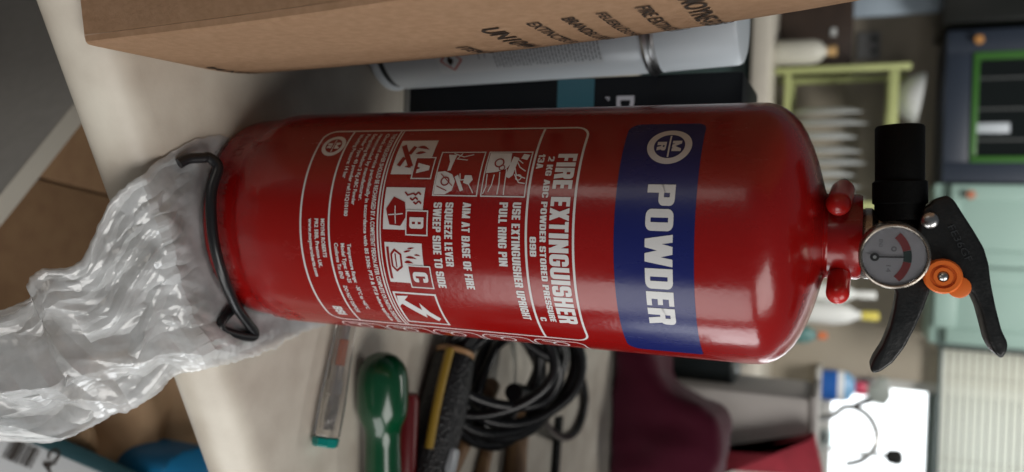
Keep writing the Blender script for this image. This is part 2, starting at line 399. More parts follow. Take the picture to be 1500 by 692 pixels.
# frame of the instruction label
bm = bmesh.new(); add_stroke(bm, rrect(-46, 57.5, 61, 189.2, 6), .95, True)
wrap_print('label_border', bm, WHITE, on_body(.00012), ext)
for z, w in ((169.6, .95), (102.6, .55), (101.2, .75), (76.2, .9)):
    bm = bmesh.new(); add_stroke(bm, [(-45.4, z), (57.0, z)], w); wrap_print('label_rule', bm, WHITE, on_body(.00014), ext)
TX = [('FIRE EXTINGUISHER', -30.6, 44.0, 179.3, 187.3, .075), ('2 Kg ABC POWDER STORED PRESSURE', -29.3, 43.6, 175.4, 178.0, .05),
      ('13A', -30.6, -23.6, 171.0, 173.8, .062), ('89B', 4.3, 12.2, 171.2, 173.9, .062), ('C', 41.2, 43.6, 171.2, 173.8, .062),
      ('USE EXTINGUISHER UPRIGHT', -9.1, 43.6, 163.4, 167.0, .062), ('PULL RING PIN', -9, 16.9, 157.6, 161.3, .062),
      ('AIM AT BASE OF FIRE', -8.7, 28.5, 141.3, 145.0, .062), ('SQUEEZE LEVER', -8.5, 18.4, 133.4, 137.0, .062), ('SWEEP SIDE TO SIDE', -8.4, 28.8, 127.9, 131.7, .062),
      ('THIS EXTINGUISHER SHOULD BE RECHARGED BY A COMPETENT PERSON AFTER COMPLETE OR PARTIAL DISCHARGE', -43.5, 55.5, 97.6, 99.8, .03),
      ('Check and service periodically in accordance with BS 5306: PT.3 & PT.8 where applicable', -43.5, 54.5, 94.2, 96.2, .03),
      ('recommended by manufacturer.', -43.5, -8.5, 90.8, 92.8, .03), ('Extinguishing Medium: 2 Kg ABC Powder', -43.5, -6.5, 87.4, 89.4, .03),
      ('Powder Type: 40 powder ref:12Q10180', -43.5, -1.5, 84.0, 86.0, .03), ('Working Pressure: 14 bar', -43.5, -18.5, 80.4, 82.4, .03),
      ('Temperature Range:  -30°C to +60°C', 10.5, 45.5, 85.4, 87.5, .03), ('Model Type: MP-2S', 10.5, 29.5, 82.0, 84.1, .03), ('Conforms To: EN3      DO NOT DISPOSE', 10.5, 49, 78.6, 80.7, .03),
      ('MOYNE ROBERTS', 0, 17.3, 71.9, 74.0, .035), ('PR2 5BB, Preston UK.', 0, 22.5, 68.6, 70.7, .035), ('www.moyneroberts.com', 0, 27.3, 65.3, 67.4, .035),
      ('BSI', 45.5, 52.5, 66.5, 71.5, .075)]
for t in TX:
    bm = bmesh.new()
    if t[5] > .045: add_block(bm, *t[:5])
    else: add_text(bm, *t)
    wrap_print('label_text', bm, WHITE, on_body(.00013), ext, 2)
L1, L2, L3 = .00012, .00024, .00036
def panel(fill, x0, x1, z0, z1, mats=WHITE, w=.6, lvl=L1):
    b = bmesh.new()
    if fill: add_poly(b, [(x0, z0), (x1, z0), (x1, z1), (x0, z1)])
    else: add_stroke(b, [(x0, z0), (x1, z0), (x1, z1), (x0, z1)], w, True)
    return wrap_print('pictogram_panel', b, mats, on_body(lvl), ext)
def mini(letter, x0, x1, z0, z1):
    b = bmesh.new(); add_poly(b, [(x0, z0), (x1, z0), (x1, z1), (x0, z1)]); wrap_print('pictogram_tile', b, REDP, on_body(L2), ext)
    b = bmesh.new(); add_stroke(b, [(x0, z0), (x1, z0), (x1, z1), (x0, z1)], .55, True)
    add_block(b, letter, x0+2.7, x1-2.7, z0+1.7, z1-1.7); wrap_print('pictogram_letter', b, WHITE, on_body(L3), ext)
# class A, B, C and the lightning square
panel(True, -38.6, -20.6, 104.6, 122.5); mini('A', -28.7, -18.6, 115.3, 124.6)
b = bmesh.new(); add_stroke(b, [(-35.6, 106.6), (-24.2, 113.6)], 2.3)
for s, e in (((-35.0, 112.6), (-30.7, 111.0)), ((-28.9, 109.2), (-24.6, 107.4))): add_stroke(b, [s, e], 2.0)
for f in (flame(-34.5, 113.6, 6.6, 1.4, 1.6), flame(-31.0, 113.8, 5.2, 1.3, -.6), flame(-24.2, 110.6, 3.4, .8, .6)): add_poly(b, f)
wrap_print('pictogram_drawing', b, REDP, on_body(L2), ext)
panel(True, -14.6, 3.5, 104.0, 122.9); mini('B', -4.6, 5.5, 115.3, 125.4)
b = bmesh.new(); add_poly(b, [(-10.5, 108.5), (-5.2, 105.2), (1.5, 107.2), (1.9, 112.6), (-2.2, 115.2), (-8.2, 114.2)])
for f in ([(-12.6, 113.6), (-11.2, 115.0), (-12.0, 117.5)], ): add_stroke(b, f, .7)
for cx, cz in ((-12.2, 117.6), (-10.0, 116.4), (-8.4, 118.2)): add_stroke(b, catmull([(cx, cz, 0), (cx+.8, cz+1.2, 0), (cx-.2, cz+2.4, 0), (cx+.7, cz+3.7, 0)], 3), .75)
wrap_print('pictogram_drawing', b, REDP, on_body(L2), ext)
b = bmesh.new(); add_stroke(b, [(-6.6, 109.6), (1.0, 110.2)], .45); add_stroke(b, [(-2.7, 106.6), (-2.9, 109.5)], .45); add_stroke(b, [(-2.9, 110.3), (-3.3, 113.6)], .45)
wrap_print('pictogram_drawing', b, WHITE, on_body(L3), ext)
panel(True, 9.0, 27.4, 104.5, 122.6); mini('C', 19.0, 29.3, 114.9, 125.5)
b = bmesh.new(); add_stroke(b, [(12.2, 109.2), (14.2, 112.0), (19.6, 112.0), (21.6, 109.2), (19.6, 107.4), (14.2, 107.4)], .9, True)
add_stroke(b, [(13.8, 109.4), (20.0, 109.4)], .6); add_poly(b, [(11.0, 105.3), (25.6, 105.3), (25.6, 106.5), (11.0, 106.5)])
for f in (flame(13.0, 113.6, 3.8, .7, -.8), flame(15.4, 114.2, 5.6, .9, .5), flame(17.6, 113.4, 4.4, 1.1, .3), flame(14.2, 118.6, 3.0, .6, .3), flame(11.6, 115.4, 3.6, .6, -.6)): add_poly(b, f)
wrap_print('pictogram_drawing', b, REDP, on_body(L2), ext)
panel(False, 33.0, 53.4, 104.3, 124.9, w=.9)
b = bmesh.new()
def lab(x, y):
    q = pcyl(430+x/3.846, 330+y/3.846, R); return (math.atan2(q.x, -q.y)*R*1000, q.z*1000)
bolt = [lab(*p) for p in ((645, 398), (626, 421), (726, 478), (708, 438), (770, 490), (832, 526), (822, 540), (748, 500), (756, 520), (612, 441), (600, 458), (582, 397))]
f = b.faces.new([b.verts.new((p[0], p[1], 0)) for p in bolt]); bmesh.ops.triangulate(b, faces=[f])
wrap_print('pictogram_drawing', b, WHITE, on_body(L1), ext)
# two instruction pictures (pull the pin, squeeze the lever)
for z0, z1, k in ((148.9, 168.0, 0), (126.8, 147.0, 1)):
    panel(False, -31.6, -11.4, z0, z1, w=.5)
    b = bmesh.new()
    if k == 0:
        add_poly(b, [(-31.2, 149.4), (-21.4, 149.4), (-22.0, 154.2), (-23.4, 158.2), (-25.8, 159.6), (-31.0, 159.0)])
        add_poly(b, [(-29.4, 160.2), (-20.0, 158.4), (-19.2, 160.2), (-20.6, 161.6), (-28.6, 162.8)])
        add_poly(b, [(-30.6, 164.4), (-28.4, 163.6), (-27.6, 166.4), (-30.2, 167.2)])
        for s in ([(-21.0, 150.2), (-15.4, 150.6), (-12.4, 149.6)], [(-20.8, 153.4), (-16.2, 153.0), (-13.2, 151.8)], [(-22.0, 155.6), (-17.0, 156.2), (-12.2, 156.0)], [(-23.2, 158.4), (-19.0, 158.6), (-12.0, 158.8)], [(-26.4, 162.6), (-24.2, 164.0), (-22.4, 166.8)], [(-23.8, 162.0), (-20.8, 163.0), (-19.2, 167.2)], [(-21.0, 162.2), (-17.4, 164.6), (-17.0, 167.4)], [(-28.4, 161.8), (-26.0, 165.0)]): add_stroke(b, s, .45)
        add_stroke(b, circle(-19.6, 164.2, 1.2, 12), .4, True)
    else:
        add_poly(b, [(-26.6, 131.8), (-30.4, 130.2), (-30.2, 134.2), (-26.8, 133.6), (-22.6, 133.0), (-22.4, 131.6)])
        add_poly(b, [(-21.8, 127.2), (-11.8, 127.2), (-11.9, 132.4), (-13.6, 135.4), (-17.6, 136.2), (-20.8, 134.2), (-22.2, 130.6)])
        add_poly(b, [(-20.6, 137.0), (-13.8, 140.6), (-13.2, 139.2), (-19.6, 135.6)])
        add_poly(b, [(-20.4, 140.2), (-17.0, 140.0), (-16.2, 142.6), (-18.4, 144.2), (-20.4, 143.2)])
        for s in ([(-31, 136.6), (-28.2, 134.8), (-27.6, 139.8)], [(-31, 132.6), (-29.2, 137.6), (-30.4, 142)], [(-21.2, 137.8), (-18.2, 138.4), (-18.4, 140.6)], [(-16.4, 142.6), (-12.6, 145.2)]): add_stroke(b, s, .45)
    wrap_print('pictogram_drawing', b, WHITE, on_body(L1), ext)
    b = bmesh.new()
    if k == 0: add_stroke(b, circle(-26.2, 154.6, 1.9, 16), .6, True); add_stroke(b, circle(-23.9, 156.2, 1.2, 12), .4, True)
    else: add_stroke(b, circle(-17.6, 131.6, 1.8, 16), .6, True); add_stroke(b, [(-21, 129), (-15.6, 135.2)], .4); add_stroke(b, [(-15.4, 128), (-13.4, 133)], .4)
    wrap_print('pictogram_drawing', b, REDP, on_body(L2), ext)
# next label round the right side, seen as a sliver
bm = bmesh.new()
for z0 in range(62, 186, 25):
    add_stroke(bm, rrect(61.0, 84, z0, z0+23, 4), .7, True); add_stroke(bm, circle(66, z0+12, 3.4, 20), .8, True)
    add_stroke(bm, [(62.8, z0+4), (64.4, z0+10)], .8)
wrap_print('side_label', bm, WHITE, on_body(L1), ext)

# ---- valve
VC = Vector((.0025, -.001, 0))
finish('valve_body', lathe([(.010, .2915), (.0135, .2918), (.0140, .2930), (.0140, .2952), (.0128, .2966), (.0122, .2975), (.0126, .2990), (.0126, .308), (.0110, .3105), (.0085, .315), (.0085, .3230), (0, .3235)], 40, Matrix.Translation(VC)), CHROME, ext, 35)
YN = -.004
n0, n1 = py(1318, 300, YN), py(1318, 185, YN)
ax = (n1-n0).normalized()
M = axis_matrix(n0+ax*-.006, ax)
finish('nozzle_socket', lathe([(.0090, 0), (.0090, .006), (.0098, .0065), (.0098, .0145), (.0090, .0152), (.004, .0154)], 40, M), BLACKR, ext, 35)
Ln = (n1-n0).length+.006
finish('nozzle', lathe([(.0088, .0150), (.00885, Ln-.0008), (.0083, Ln), (.0066, Ln), (.0062, Ln-.02), (0, Ln-.02)], 40, M), BLACKR, ext, 35)
# lever and carrying handle, pressed steel channels
YH = -.013
def handle(name, pix, depth, y=YH, bev=.0012):
    return finish(name, extrude_poly([py(a, c, y) for a, c in pix], (0, depth, 0), bev, 3), BLACKP, ext, 35)
lever = handle('squeeze_lever', [(1352, 305), (1362, 300), (1369, 291), (1388, 286), (1398, 293), (1410, 312), (1428, 340), (1442, 364), (1449, 388), (1452, 415), (1459, 450), (1468, 485), (1477, 503), (1476, 515), (1468, 527), (1458, 519), (1449, 502), (1443, 478), (1436, 452), (1426, 430), (1410, 418), (1390, 412), (1368, 410), (1354, 396), (1348, 372), (1346, 340)], .018)
handle('carrying_handle', [(1300, 395), (1345, 372), (1362, 382), (1367, 405), (1362, 428), (1352, 455), (1340, 482), (1325, 510), (1308, 532), (1290, 545), (1279, 548), (1274, 541), (1279, 528), (1292, 508), (1303, 482), (1310, 455), (1314, 430), (1306, 412)], .017, YH+.0012)
rv = py(1362, 323, YH)
finish('rivet', lathe([(.0032, -.001), (.0032, .0004), (.0028, .0012), (.0016, .0018), (0, .0020)], 24, axis_matrix(rv, (0, -1, 0))), STEEL, ext)
# raised marks along the lever
a0, a1 = py(1392, 331, YH-.0001), py(1420, 383, YH-.0001); dx = (a1-a0); L_ = dx.length; dx.normalize(); dz = Vector((0, -1, 0)).cross(dx); dz = -dz if dz.z < 0 else dz
tb = bmesh.new(); add_text(tb, 'FE36GF', 0, L_*1000, -1.1, 1.3, .0)
for v in tb.verts: v.co = a0+dx*(v.co.x/1000)+dz*(v.co.y/1000)+Vector((0, -.00025, 0))
finish('embossed_text', tb, mat('worn_black_paint', (.03, .033, .035), .25), ext, 0)
# orange safety pin
oc = py(1381, 405, YH-.003); ot = py(1405, 421, YH-.003)
op = lathe([(.0064, -.003), (.0064, .0008), (.0058, .0016), (.0044, .0016), (.0042, .0008), (.0034, .0008), (.0032, .0018), (.0020, .0018), (.0018, .0006), (0, .0006)], 40, axis_matrix(oc, (0, -1, 0)))
finish('safety_pin', op, ORANGE, ext, 35)
tabv = (ot-oc).normalized()
tb = bmesh.new(); M = axis_matrix(oc+Vector((0, .0016, 0)), (0, -1, 0))
pts = [ot+Vector((math.cos(t), 0, math.sin(t)))*.0040 for t in [2*math.pi*i/20 for i in range(20)]]
finish('pin_tab', extrude_poly([p+Vector((0, .0018, 0)) for p in pts], (0, -.0022, 0), .0005), ORANGE, ext, 35)
finish('pin_rivet', lathe([(.0016, 0), (.0016, .0016), (.001, .0021), (0, .0022)], 20, axis_matrix(oc, (0, -1, 0))), STEEL, ext)
# pressure gauge
gc = py(1310, 376, -.0385); gd = Vector((.13, -1, .02)).normalized(); GM = axis_matrix(gc, gd)
gx, gz = Vector(GM.col[0][:3]), Vector(GM.col[1][:3])
gauge = finish('pressure_gauge', lathe([(.005, -.030), (.005, -.014), (.0106, -.013), (.0112, -.012), (.0112, -.0030), (.0115, -.0025), (.0116, -.0005), (.0113, .0004), (.0108, .0007), (.0104, .0004), (.0102, -.0012), (0, -.0012)], 64, GM), CHROME, ext, 35)
DIAL = mat('gauge_dial', (.25, .25, .27), .35)
finish('dial', lathe([(.0101, -.0010), (0, -.0010)], 48, GM, cap=False), DIAL, gauge, 0)
def dial_print(name, b, m, h):
    for v in b.verts: v.co = gc+gx*(v.co.x/1000)+gz*(v.co.y/1000)+gd*h
    return finish(name, b, m, gauge, 0)
pv = (.4, -6.2)
for nm, a0, a1, mm in (('dial_red_arc', 104, 138, 'r'), ('dial_green_arc', 82, 103.6, 'g'), ('dial_red_arc', 44, 81.6, 'r')):
    b = bmesh.new(); add_stroke(b, circle(pv[0], pv[1], 10.4, 14, a0, a1), 2.6)
    dial_print(nm, b, mat('dial_red', (.16, .02, .02), .4) if mm == 'r' else mat('dial_green', (.012, .03, .026), .4), -.0008)
b = bmesh.new(); add_stroke(b, [pv, (pv[0]-.3, pv[1]+9.4)], .55); dial_print('needle', b, mat('needle_black', (.01, .01, .01), .4), -.0002)
b = bmesh.new(); add_poly(b, circle(pv[0], pv[1], 1.5, 20)); dial_print('needle_hub', b, mat('needle_black', (.01, .01, .01), .4), .0000)
b = bmesh.new(); add_poly(b, circle(pv[0], pv[1], .6, 14)); dial_print('hub_screw', b, STEEL, .0002)
b = bmesh.new(); add_stroke(b, circle(-2.6, -.2, .7, 14), .35, True); add_text(b, '14', 3.2, 5.6, -2.4, -.9, .0); add_text(b, 'EN3', -5.8, -3.2, -5.0, -3.8, .0); dial_print('dial_text', b, mat('dial_ink', (.10, .10, .11), .5), -.0006)
gm = mat('gauge_glass', (1, 1, 1), .02, trans=1, ior=1.45)
finish('gauge_glass', lathe([(.0102, .0003), (.009, .0006), (0, .0010)], 48, GM, cap=False), gm, gauge, 60)

# ================================================================== wire bracket
br = thing('wire_bracket', 'black wire bracket with red tipped prongs gripping the extinguisher neck and foot', 'bracket')
wp = []
for x, y in ((318, 247), (311, 275), (309, 305), (312, 345), (318, 375), (328, 408), (344, 446)): wp.append(pcyl(x, y, .0573))
e1 = pz(373, 488, .0035); e2 = pz(367, 494, .0032); e3 = pz(330, 486, .003); e4 = pz(323, 474, .003); e5 = pz(338, 456, .003); e6 = pz(352, 446, .003)
l0 = pz(276, 233, .0045); l1 = pz(306, 231, .0085)
path = catmull([pz(262, 240, .0028), l0, l0.lerp(l1, .75), l1, wp[0]+Vector((-.0008, 0, .0006))]+wp[1:]+[wp[-1].lerp(e1, .6), e1, e2, e3, e4, e5, e6], 6)
finish('front_wire', tube(path, .0025, 12), BLACKW, br, 60)
zf = .2836
bp_ = [(0, .062, .004), (0, .0625, .05), (0, .0625, .24), (0, .061, .270), (0, .050, .2815), (0, .034, zf)]
finish('back_rod', tube(catmull(bp_, 5), .0026, 12), BLACKW, br, 60)
tl_b, tl_f = py(1236, 277, .004), py(1227, 303, -.024)
tr_b, tr_f = py(1230, 398, -.006), py(1226, 440, -.020)
fk = catmull([tl_b+Vector((-.000, -.004, 0)), tl_b+Vector((-.002, .008, 0)), (-.016, .026, zf), (0, .034, zf), (.016, .026, zf), (.0225, .010, zf), tr_b+Vector((.002, .001, 0))], 6)
finish('fork_wire', tube(fk, .0026, 12), BLACKW, br, 60)
finish('prong_tip', capsule(tl_b, tl_f, .0046), REDTIP, br, 60); finish('prong_tip', capsule(tr_b, tr_f, .0043), REDTIP, br, 60)

# ================================================================== clear plastic bag
def film_material():
    m = bpy.data.materials.new('clear_film'); m.use_nodes = True; nt = m.node_tree; nt.nodes.clear(); N = nt.nodes.new; K = nt.links.new
    out = N('ShaderNodeOutputMaterial'); tr = N('ShaderNodeBsdfTransparent'); tr.inputs[0].default_value = (.97, .98, .985, 1)
    df = N('ShaderNodeBsdfDiffuse'); df.inputs[0].default_value = (.93, .95, .96, 1); tl = N('ShaderNodeBsdfTranslucent'); tl.inputs[0].default_value = (.93, .95, .96, 1)
    m1 = N('ShaderNodeMixShader'); m1.inputs[0].default_value = .45; K(df.outputs[0], m1.inputs[1]); K(tl.outputs[0], m1.inputs[2])
    tc = N('ShaderNodeTexCoord'); nz = N('ShaderNodeTexNoise'); nz.inputs['Scale'].default_value = 38; nz.inputs['Detail'].default_value = 5; K(tc.outputs['Object'], nz.inputs['Vector'])
    mr = N('ShaderNodeMapRange'); mr.inputs[1].default_value = .35; mr.inputs[2].default_value = .7; mr.inputs[3].default_value = .34; mr.inputs[4].default_value = .74; K(nz.outputs['Fac'], mr.inputs[0])
    m2 = N('ShaderNodeMixShader'); K(mr.outputs[0], m2.inputs[0]); K(tr.outputs[0], m2.inputs[1]); K(m1.outputs[0], m2.inputs[2])
    gl = N('ShaderNodeBsdfGlossy'); gl.inputs['Roughness'].default_value = .12; gl.inputs[0].default_value = (1, 1, 1, 1)
    fr = N('ShaderNodeFresnel'); fr.inputs['IOR'].default_value = 1.6
    bpn = N('ShaderNodeBump'); bpn.inputs['Strength'].default_value = .12; bpn.inputs['Distance'].default_value = .001
    n2 = N('ShaderNodeTexNoise'); n2.inputs['Scale'].default_value = 160; n2.inputs['Detail'].default_value = 4; n2.inputs['Distortion'].default_value = 1.5
    K(tc.outputs['Object'], n2.inputs['Vector']); K(n2.outputs['Fac'], bpn.inputs['Height']); K(bpn.outputs[0], gl.inputs['Normal']); K(bpn.outputs[0], fr.inputs['Normal'])
    m3 = N('ShaderNodeMixShader'); K(fr.outputs[0], m3.inputs[0]); K(m2.outputs[0], m3.inputs[1]); K(gl.outputs[0], m3.inputs[2]); K(m3.outputs[0], out.inputs[0]); return m
FILM = film_material()
SL = math.tan(math.radians(38))
HN = (EN*-1*math.sin(math.radians(38))*-1)
def bag_base(x, y):
    p = pz(x, y, 0); d = -(p-E0).dot(EN)        # distance in front of the edge
    if d <= 0: return p, Vector((0, 0, 1)), d
    dr = ray(x, y)                               # meet the sheet that slopes down from the edge
    nrm = Vector((0, 0, 1))*math.cos(math.radians(38)) - EN*math.sin(math.radians(38))
    t = (E0-CAM).dot(nrm)/dr.dot(nrm); q = CAM+dr*t
    return q, nrm, -(q-E0).dot(EN)
ST = [((420, 215), (478, 474)), ((360, 205), (440, 489)), ((300, 200), (400, 508)), ((245, 226), (362, 523)), ((200, 258), (326, 533)), ((162, 293), (292, 541)), ((137, 342), (257, 551)), ((112, 384), (226, 578)), ((58, 394), (188, 601)), ((39, 416), (150, 616)), ((44, 432), (112, 630)), ((8, 452), (62, 645)), ((-40, 462), (-20, 642)), ((-110, 470), (-100, 634))]
Lc = catmull([(a[0], a[1], 0) for a, b in ST], 22); Rc = catmull([(b[0], b[1], 0) for a, b in ST], 22)
def fold_set(seed):
    rnd = random.Random(seed); out = []
    for lam, ang, sl in ((.11, 1.45, .16), (.075, 1.85, .15), (.06, 1.2, .14), (.048, .5, .09), (.038, 1.65, .13), (.03, 2.1, .10), (.024, 1.35, .10), (.03, .15, .06), (.017, 1.7, .10), (.013, .9, .05)):
        ang += rnd.gauss(0, .2); lam *= rnd.uniform(.85, 1.2)
        out.append((math.cos(ang)/lam, math.sin(ang)/lam, rnd.random(), lam*sl*.5, Vector((rnd.uniform(0, 50), rnd.uniform(0, 50), seed))))
    return out
FOLDS = {}
def crease(u, w, seed, calm=0):
    """sharp-edged flat facets like crumpled film: a sum of triangle waves that fade in and out (metres)"""
    fs = FOLDS.setdefault(seed, fold_set(seed)); h = 0
    u2 = u+.005*noise.noise(Vector((u*9, w*9, seed))); w2 = w+.005*noise.noise(Vector((u*9, w*9, seed+7)))
    for a, b, ph, lam, off in fs:
        t = a*u2+b*w2+ph; tri = abs((t % 1)-.5)*2
        m = max(0, noise.noise(Vector((u*5, w*5, 0))+off)*1.6+.5)
        h += lam*m*(tri-.5)*1.7*(1 if lam > .0018 else 1-calm)
    return h
def bag_layer(name, seed, amp, lift, inset, mrows=240, tmax=1.0):
    bm = bmesh.new(); rows = []
    n = len(Lc)
    for i in range(n):
        t = i/(n-1); row = []
        if t > tmax: break
        for j in range(mrows+1):
            s = j/mrows; e = .018*noise.noise(Vector((t*22, seed, 0 if s < .5 else 5)))+.010*noise.noise(Vector((t*60, seed, 3 if s < .5 else 8)))
            s2 = inset+(1-2*inset)*s+e*(1 if s < .5 else -1)*abs(1-2*s)
            x = Lc[i].x+(Rc[i].x-Lc[i].x)*s2; y = Lc[i].y+(Rc[i].y-Lc[i].y)*s2
            p, nr, d = bag_base(x, y)
            edge = math.sin(math.pi*s)**.5
            free = min(1, max(0, (t-.05)/.25)); front = min(1, max(0, d/.05))
            h = amp*crease(t*.42, s*.20, seed, .7*front)*(.25+.75*edge)*(.25+.75*free)*(1+.5*front)
            base = .0012+lift*edge*(.25+.75*front)*free
            hh = base+h
            if d < .004: hh = max(hh, .0006+.0012*abs(noise.noise(Vector((t*40, s*40, seed)))))
            # under the foot of the cylinder the film is pressed flat
            rr_ = math.hypot(p.x, p.y)
            kk = min(1, max(0, (rr_-.053)/.024)); hh = .0004+(hh-.0004)*kk*kk*(3-2*kk)
            row.append(bm.verts.new(p+nr*hh))
        rows.append(row)
    for a, b in zip(rows, rows[1:]):
        for j in range(mrows): bm.faces.new((a[j], a[j+1], b[j+1], b[j]))
    return finish(name, bm, FILM, bag, 14)
bag = thing('plastic_bag', 'crumpled clear plastic bag under the extinguisher, hanging over the table edge', 'plastic bag', (0, -.06, 0))
bag_layer('film_sheet', 3, .75, .004, .03); bag_layer('film_sheet', 12, 1.0, .010, .0); bag_layer('film_sheet', 21, .9, .007, .015, 150, .60)
reparent(bag)
# shrunken film round the foot of the cylinder
bm = bmesh.new(); rows = []
for i in range(36):
    a = math.radians(-42+i*112/35); row = []
    for j in range(12):
        z = .022+.020*j/11*(0.7+.5*noise.noise(Vector((a*2.2, 3, 1)))); rr = (R if z > .028 else R-.0006)+.0005+.0006*abs(noise.noise(Vector((a*9, z*130, 4))))*2
        row.append(bm.verts.new((rr*math.sin(a), -rr*math.cos(a), z)))
    rows.append(row)
for a, b in zip(rows, rows[1:]):
    for j in range(11): bm.faces.new((a[j], a[j+1], b[j+1], b[j]))
o = finish('torn_film', bm, mat('thin_wrap', (1, 1, 1), .12, trans=1, ior=1.08, spec=.6), bag, 0); o.matrix_parent_inverse = Matrix.Translation(-Vector(bag.location))

# ================================================================== the extinguisher's carton
A = pz(125, 65, 0); B = pz(310, 103, 0); ex = (B-A).normalized(); ex.z = 0; ex.normalize(); LB = pz(118, 0, 0); lv = (LB-A).normalized(); inn = Vector((-ex.y, ex.x, 0))
def face_path(s):
    """arc length along the printed side (m) -> plan position; bows away towards its far end"""
    s0 = .066
    if s <= s0: return A+ex*s
    k = 1/.21; th = (s-s0)*k; th = min(th, .95); r = 1/k
    p = A+ex*(s0+r*math.sin(th))+inn*(r*(1-math.cos(th)))
    rest = (s-s0)-th/k
    if rest > 0: p += (ex*math.cos(th)+inn*math.sin(th))*rest
    return p
carton = thing('cardboard_carton', 'brown cardboard carton with black printing standing beside the extinguisher', 'carton', A.copy())
HB = .385; Wd = .118
def cardpos(p, h): return p+Vector((0, 0, h))+ex*(-.060*h)+inn*(.010*h+.38*h**3)
pa = [face_path(.150*i/30) for i in range(31)]
far = pa[-1]; backl = far+inn*.085+ex*.0; frontl = A+lv*Wd
def side(name, pts, n=8):
    bm = bmesh.new(); T = .0035
    ring = []
    for h in [HB*i/n for i in range(n+1)]: ring.append([bm.verts.new(cardpos(p, h)+Vector((0, 0, 0))) for p in pts])
    for a, b in zip(ring, ring[1:]):
        for i in range(len(pts)-1): bm.faces.new((a[i], a[i+1], b[i+1], b[i]))
    bmesh.ops.solidify(bm, geom=bm.faces[:], thickness=T)
    return finish(name, bm, CARD, carton, 30)
def seg(a, b, n=6): return [a.lerp(b, i/n) for i in range(n+1)]
# rounded fold between the front side and the printed side
fold = [A+lv*.004, A+lv*.0012+ex*.0003, A+ex*.0012+lv*.0002, A+ex*.004]
side('printed_panel', [A+lv*.0035, A+lv*.0011+ex*.0003, A+ex*.0013+lv*.0002]+[face_path(.004+.146*i/30) for i in range(31)], 10)
side('front_panel', seg(frontl, A+lv*.0036)); side('back_panel', seg(far+inn*.004, backl)); side('side_panel', seg(backl, frontl))
bm = bmesh.new(); bm.faces.new([bm.verts.new(cardpos(p, HB-.004)) for p in pa[1:]+[backl, frontl]]); finish('top_flap', bm, CARD, carton, 0)
def on_card(s, z):
    p = face_path(s/1000); q = face_path(s/1000+.0005)-p; nn = Vector((q.y, -q.x, 0)).normalized()
    return cardpos(p, z/1000)+nn*.00035
for s, x0, x1, z0, z1 in (('MOYNE-ROBERTS', 44, 132, 232.5, 240.5), ('FIRE EXTINGUISHER', 46, 124, 217.5, 223.0), ('FEUERLÖSCHER', 46, 102, 203.6, 208.6), ('BRANDBLUSSER', 46, 103, 190.8, 195.8), ('EXTINCTEUR', 46, 95, 177.3, 182.4), ('UN1044', 46, 92, 158.0, 166.4), ('ITEM NO', 70, 112, 135.6, 141.4), ('MADE IN', 62, 112, 3.5, 8.5)):
    b = bmesh.new(); add_text(b, s, x0, min(x1, 149), z0, z1, .018); wrap_print('printed_text', b, INK, on_card, carton, 2.5)
reparent(carton)

# ================================================================== aerosol can
cc = Vector((-.1205, .113, 0)); rc = .0325
can = thing('aerosol_can', 'white aerosol can with capped top and hazard diamonds behind the carton', 'aerosol can', cc)
CM = Matrix.Translation(cc) @ Matrix.Rotation(math.radians(-1.2), 4, 'Y')
finish('base_rim', lathe([(.029, .0006), (.0322, .0008), (.0333, .002), (.0333, .0045), (.0322, .0060), (.0318, .0062)], 64, CM), CANW, can)
finish('seam_groove', lathe([(.0312, .0058), (.0312, .0108)], 64, CM), mat('dark_seam', (.03, .035, .04), .4, metal=.6), can)
finish('can_body', lathe([(.031, .0105), (.0322, .0108), (rc, .0120), (rc, .1745), (.0315, .1765), (.030, .177)], 96, CM), CANW, can)
finish('shoulder_ring', lathe([(.0310, .1762), (.0336, .1768), (.0343, .1785), (.0337, .1802), (.0320, .181), (.0326, .1825), (.0320, .184), (.030, .1842)], 64, CM), STEEL, can)
finish('cap', lathe([(.0305, .1838), (.0325, .1842), (.0322, .186), (.0312, .2262), (.0300, .2285), (.0270, .2296), (0, .2298)], 64, CM), CANCAP, can)
def on_can(off):
    def fn(s, z):
        a = s/1000/rc; r = rc+off; return CM @ Vector((r*math.sin(a), -r*math.cos(a), z/1000))
    return fn
LBL = mat('can_paper_label', (.66, .70, .73), .4)
b = bmesh.new(); add_poly(b, rrect(-40, 35, 49, 154, 3)); wrap_print('paper_label', b, LBL, on_can(.00012), can)
GREY = mat('can_print_grey', (.17, .20, .23), .5); PINK = mat('can_print_red', (.52, .12, .10), .5)
b = bmesh.new()
for zz in [64, 66, 78, 80, 82]: add_stroke(b, [(6, zz), (24+random.uniform(-3, 3), zz)], .5)
z = 88
while z < 153:
    s = -14
    while s < 31:
        w = random.uniform(1.2, 3.8); add_stroke(b, [(s, z), (min(s+w, 32), z)], .75); s += w+.7
    z += 2.15
wrap_print('fine_print', b, GREY, on_can(.00024), can)
for cx, cz in ((24.5, 59), (8.5, 57)):
    b = bmesh.new(); add_stroke(b, [(cx-7, cz), (cx, cz+7), (cx+7, cz), (cx, cz-7)], 1.1, True); wrap_print('hazard_diamond', b, PINK, on_can(.00024), can)
    b = bmesh.new(); add_poly(b, [(cx-3.4, cz-1.4), (cx+.6, cz-2.8), (cx+3.6, cz-1.6), (cx+1.8, cz+.6), (cx-.4, cz+1.6)]); wrap_print('hazard_symbol', b, INK, on_can(.00024), can)
reparent(can)
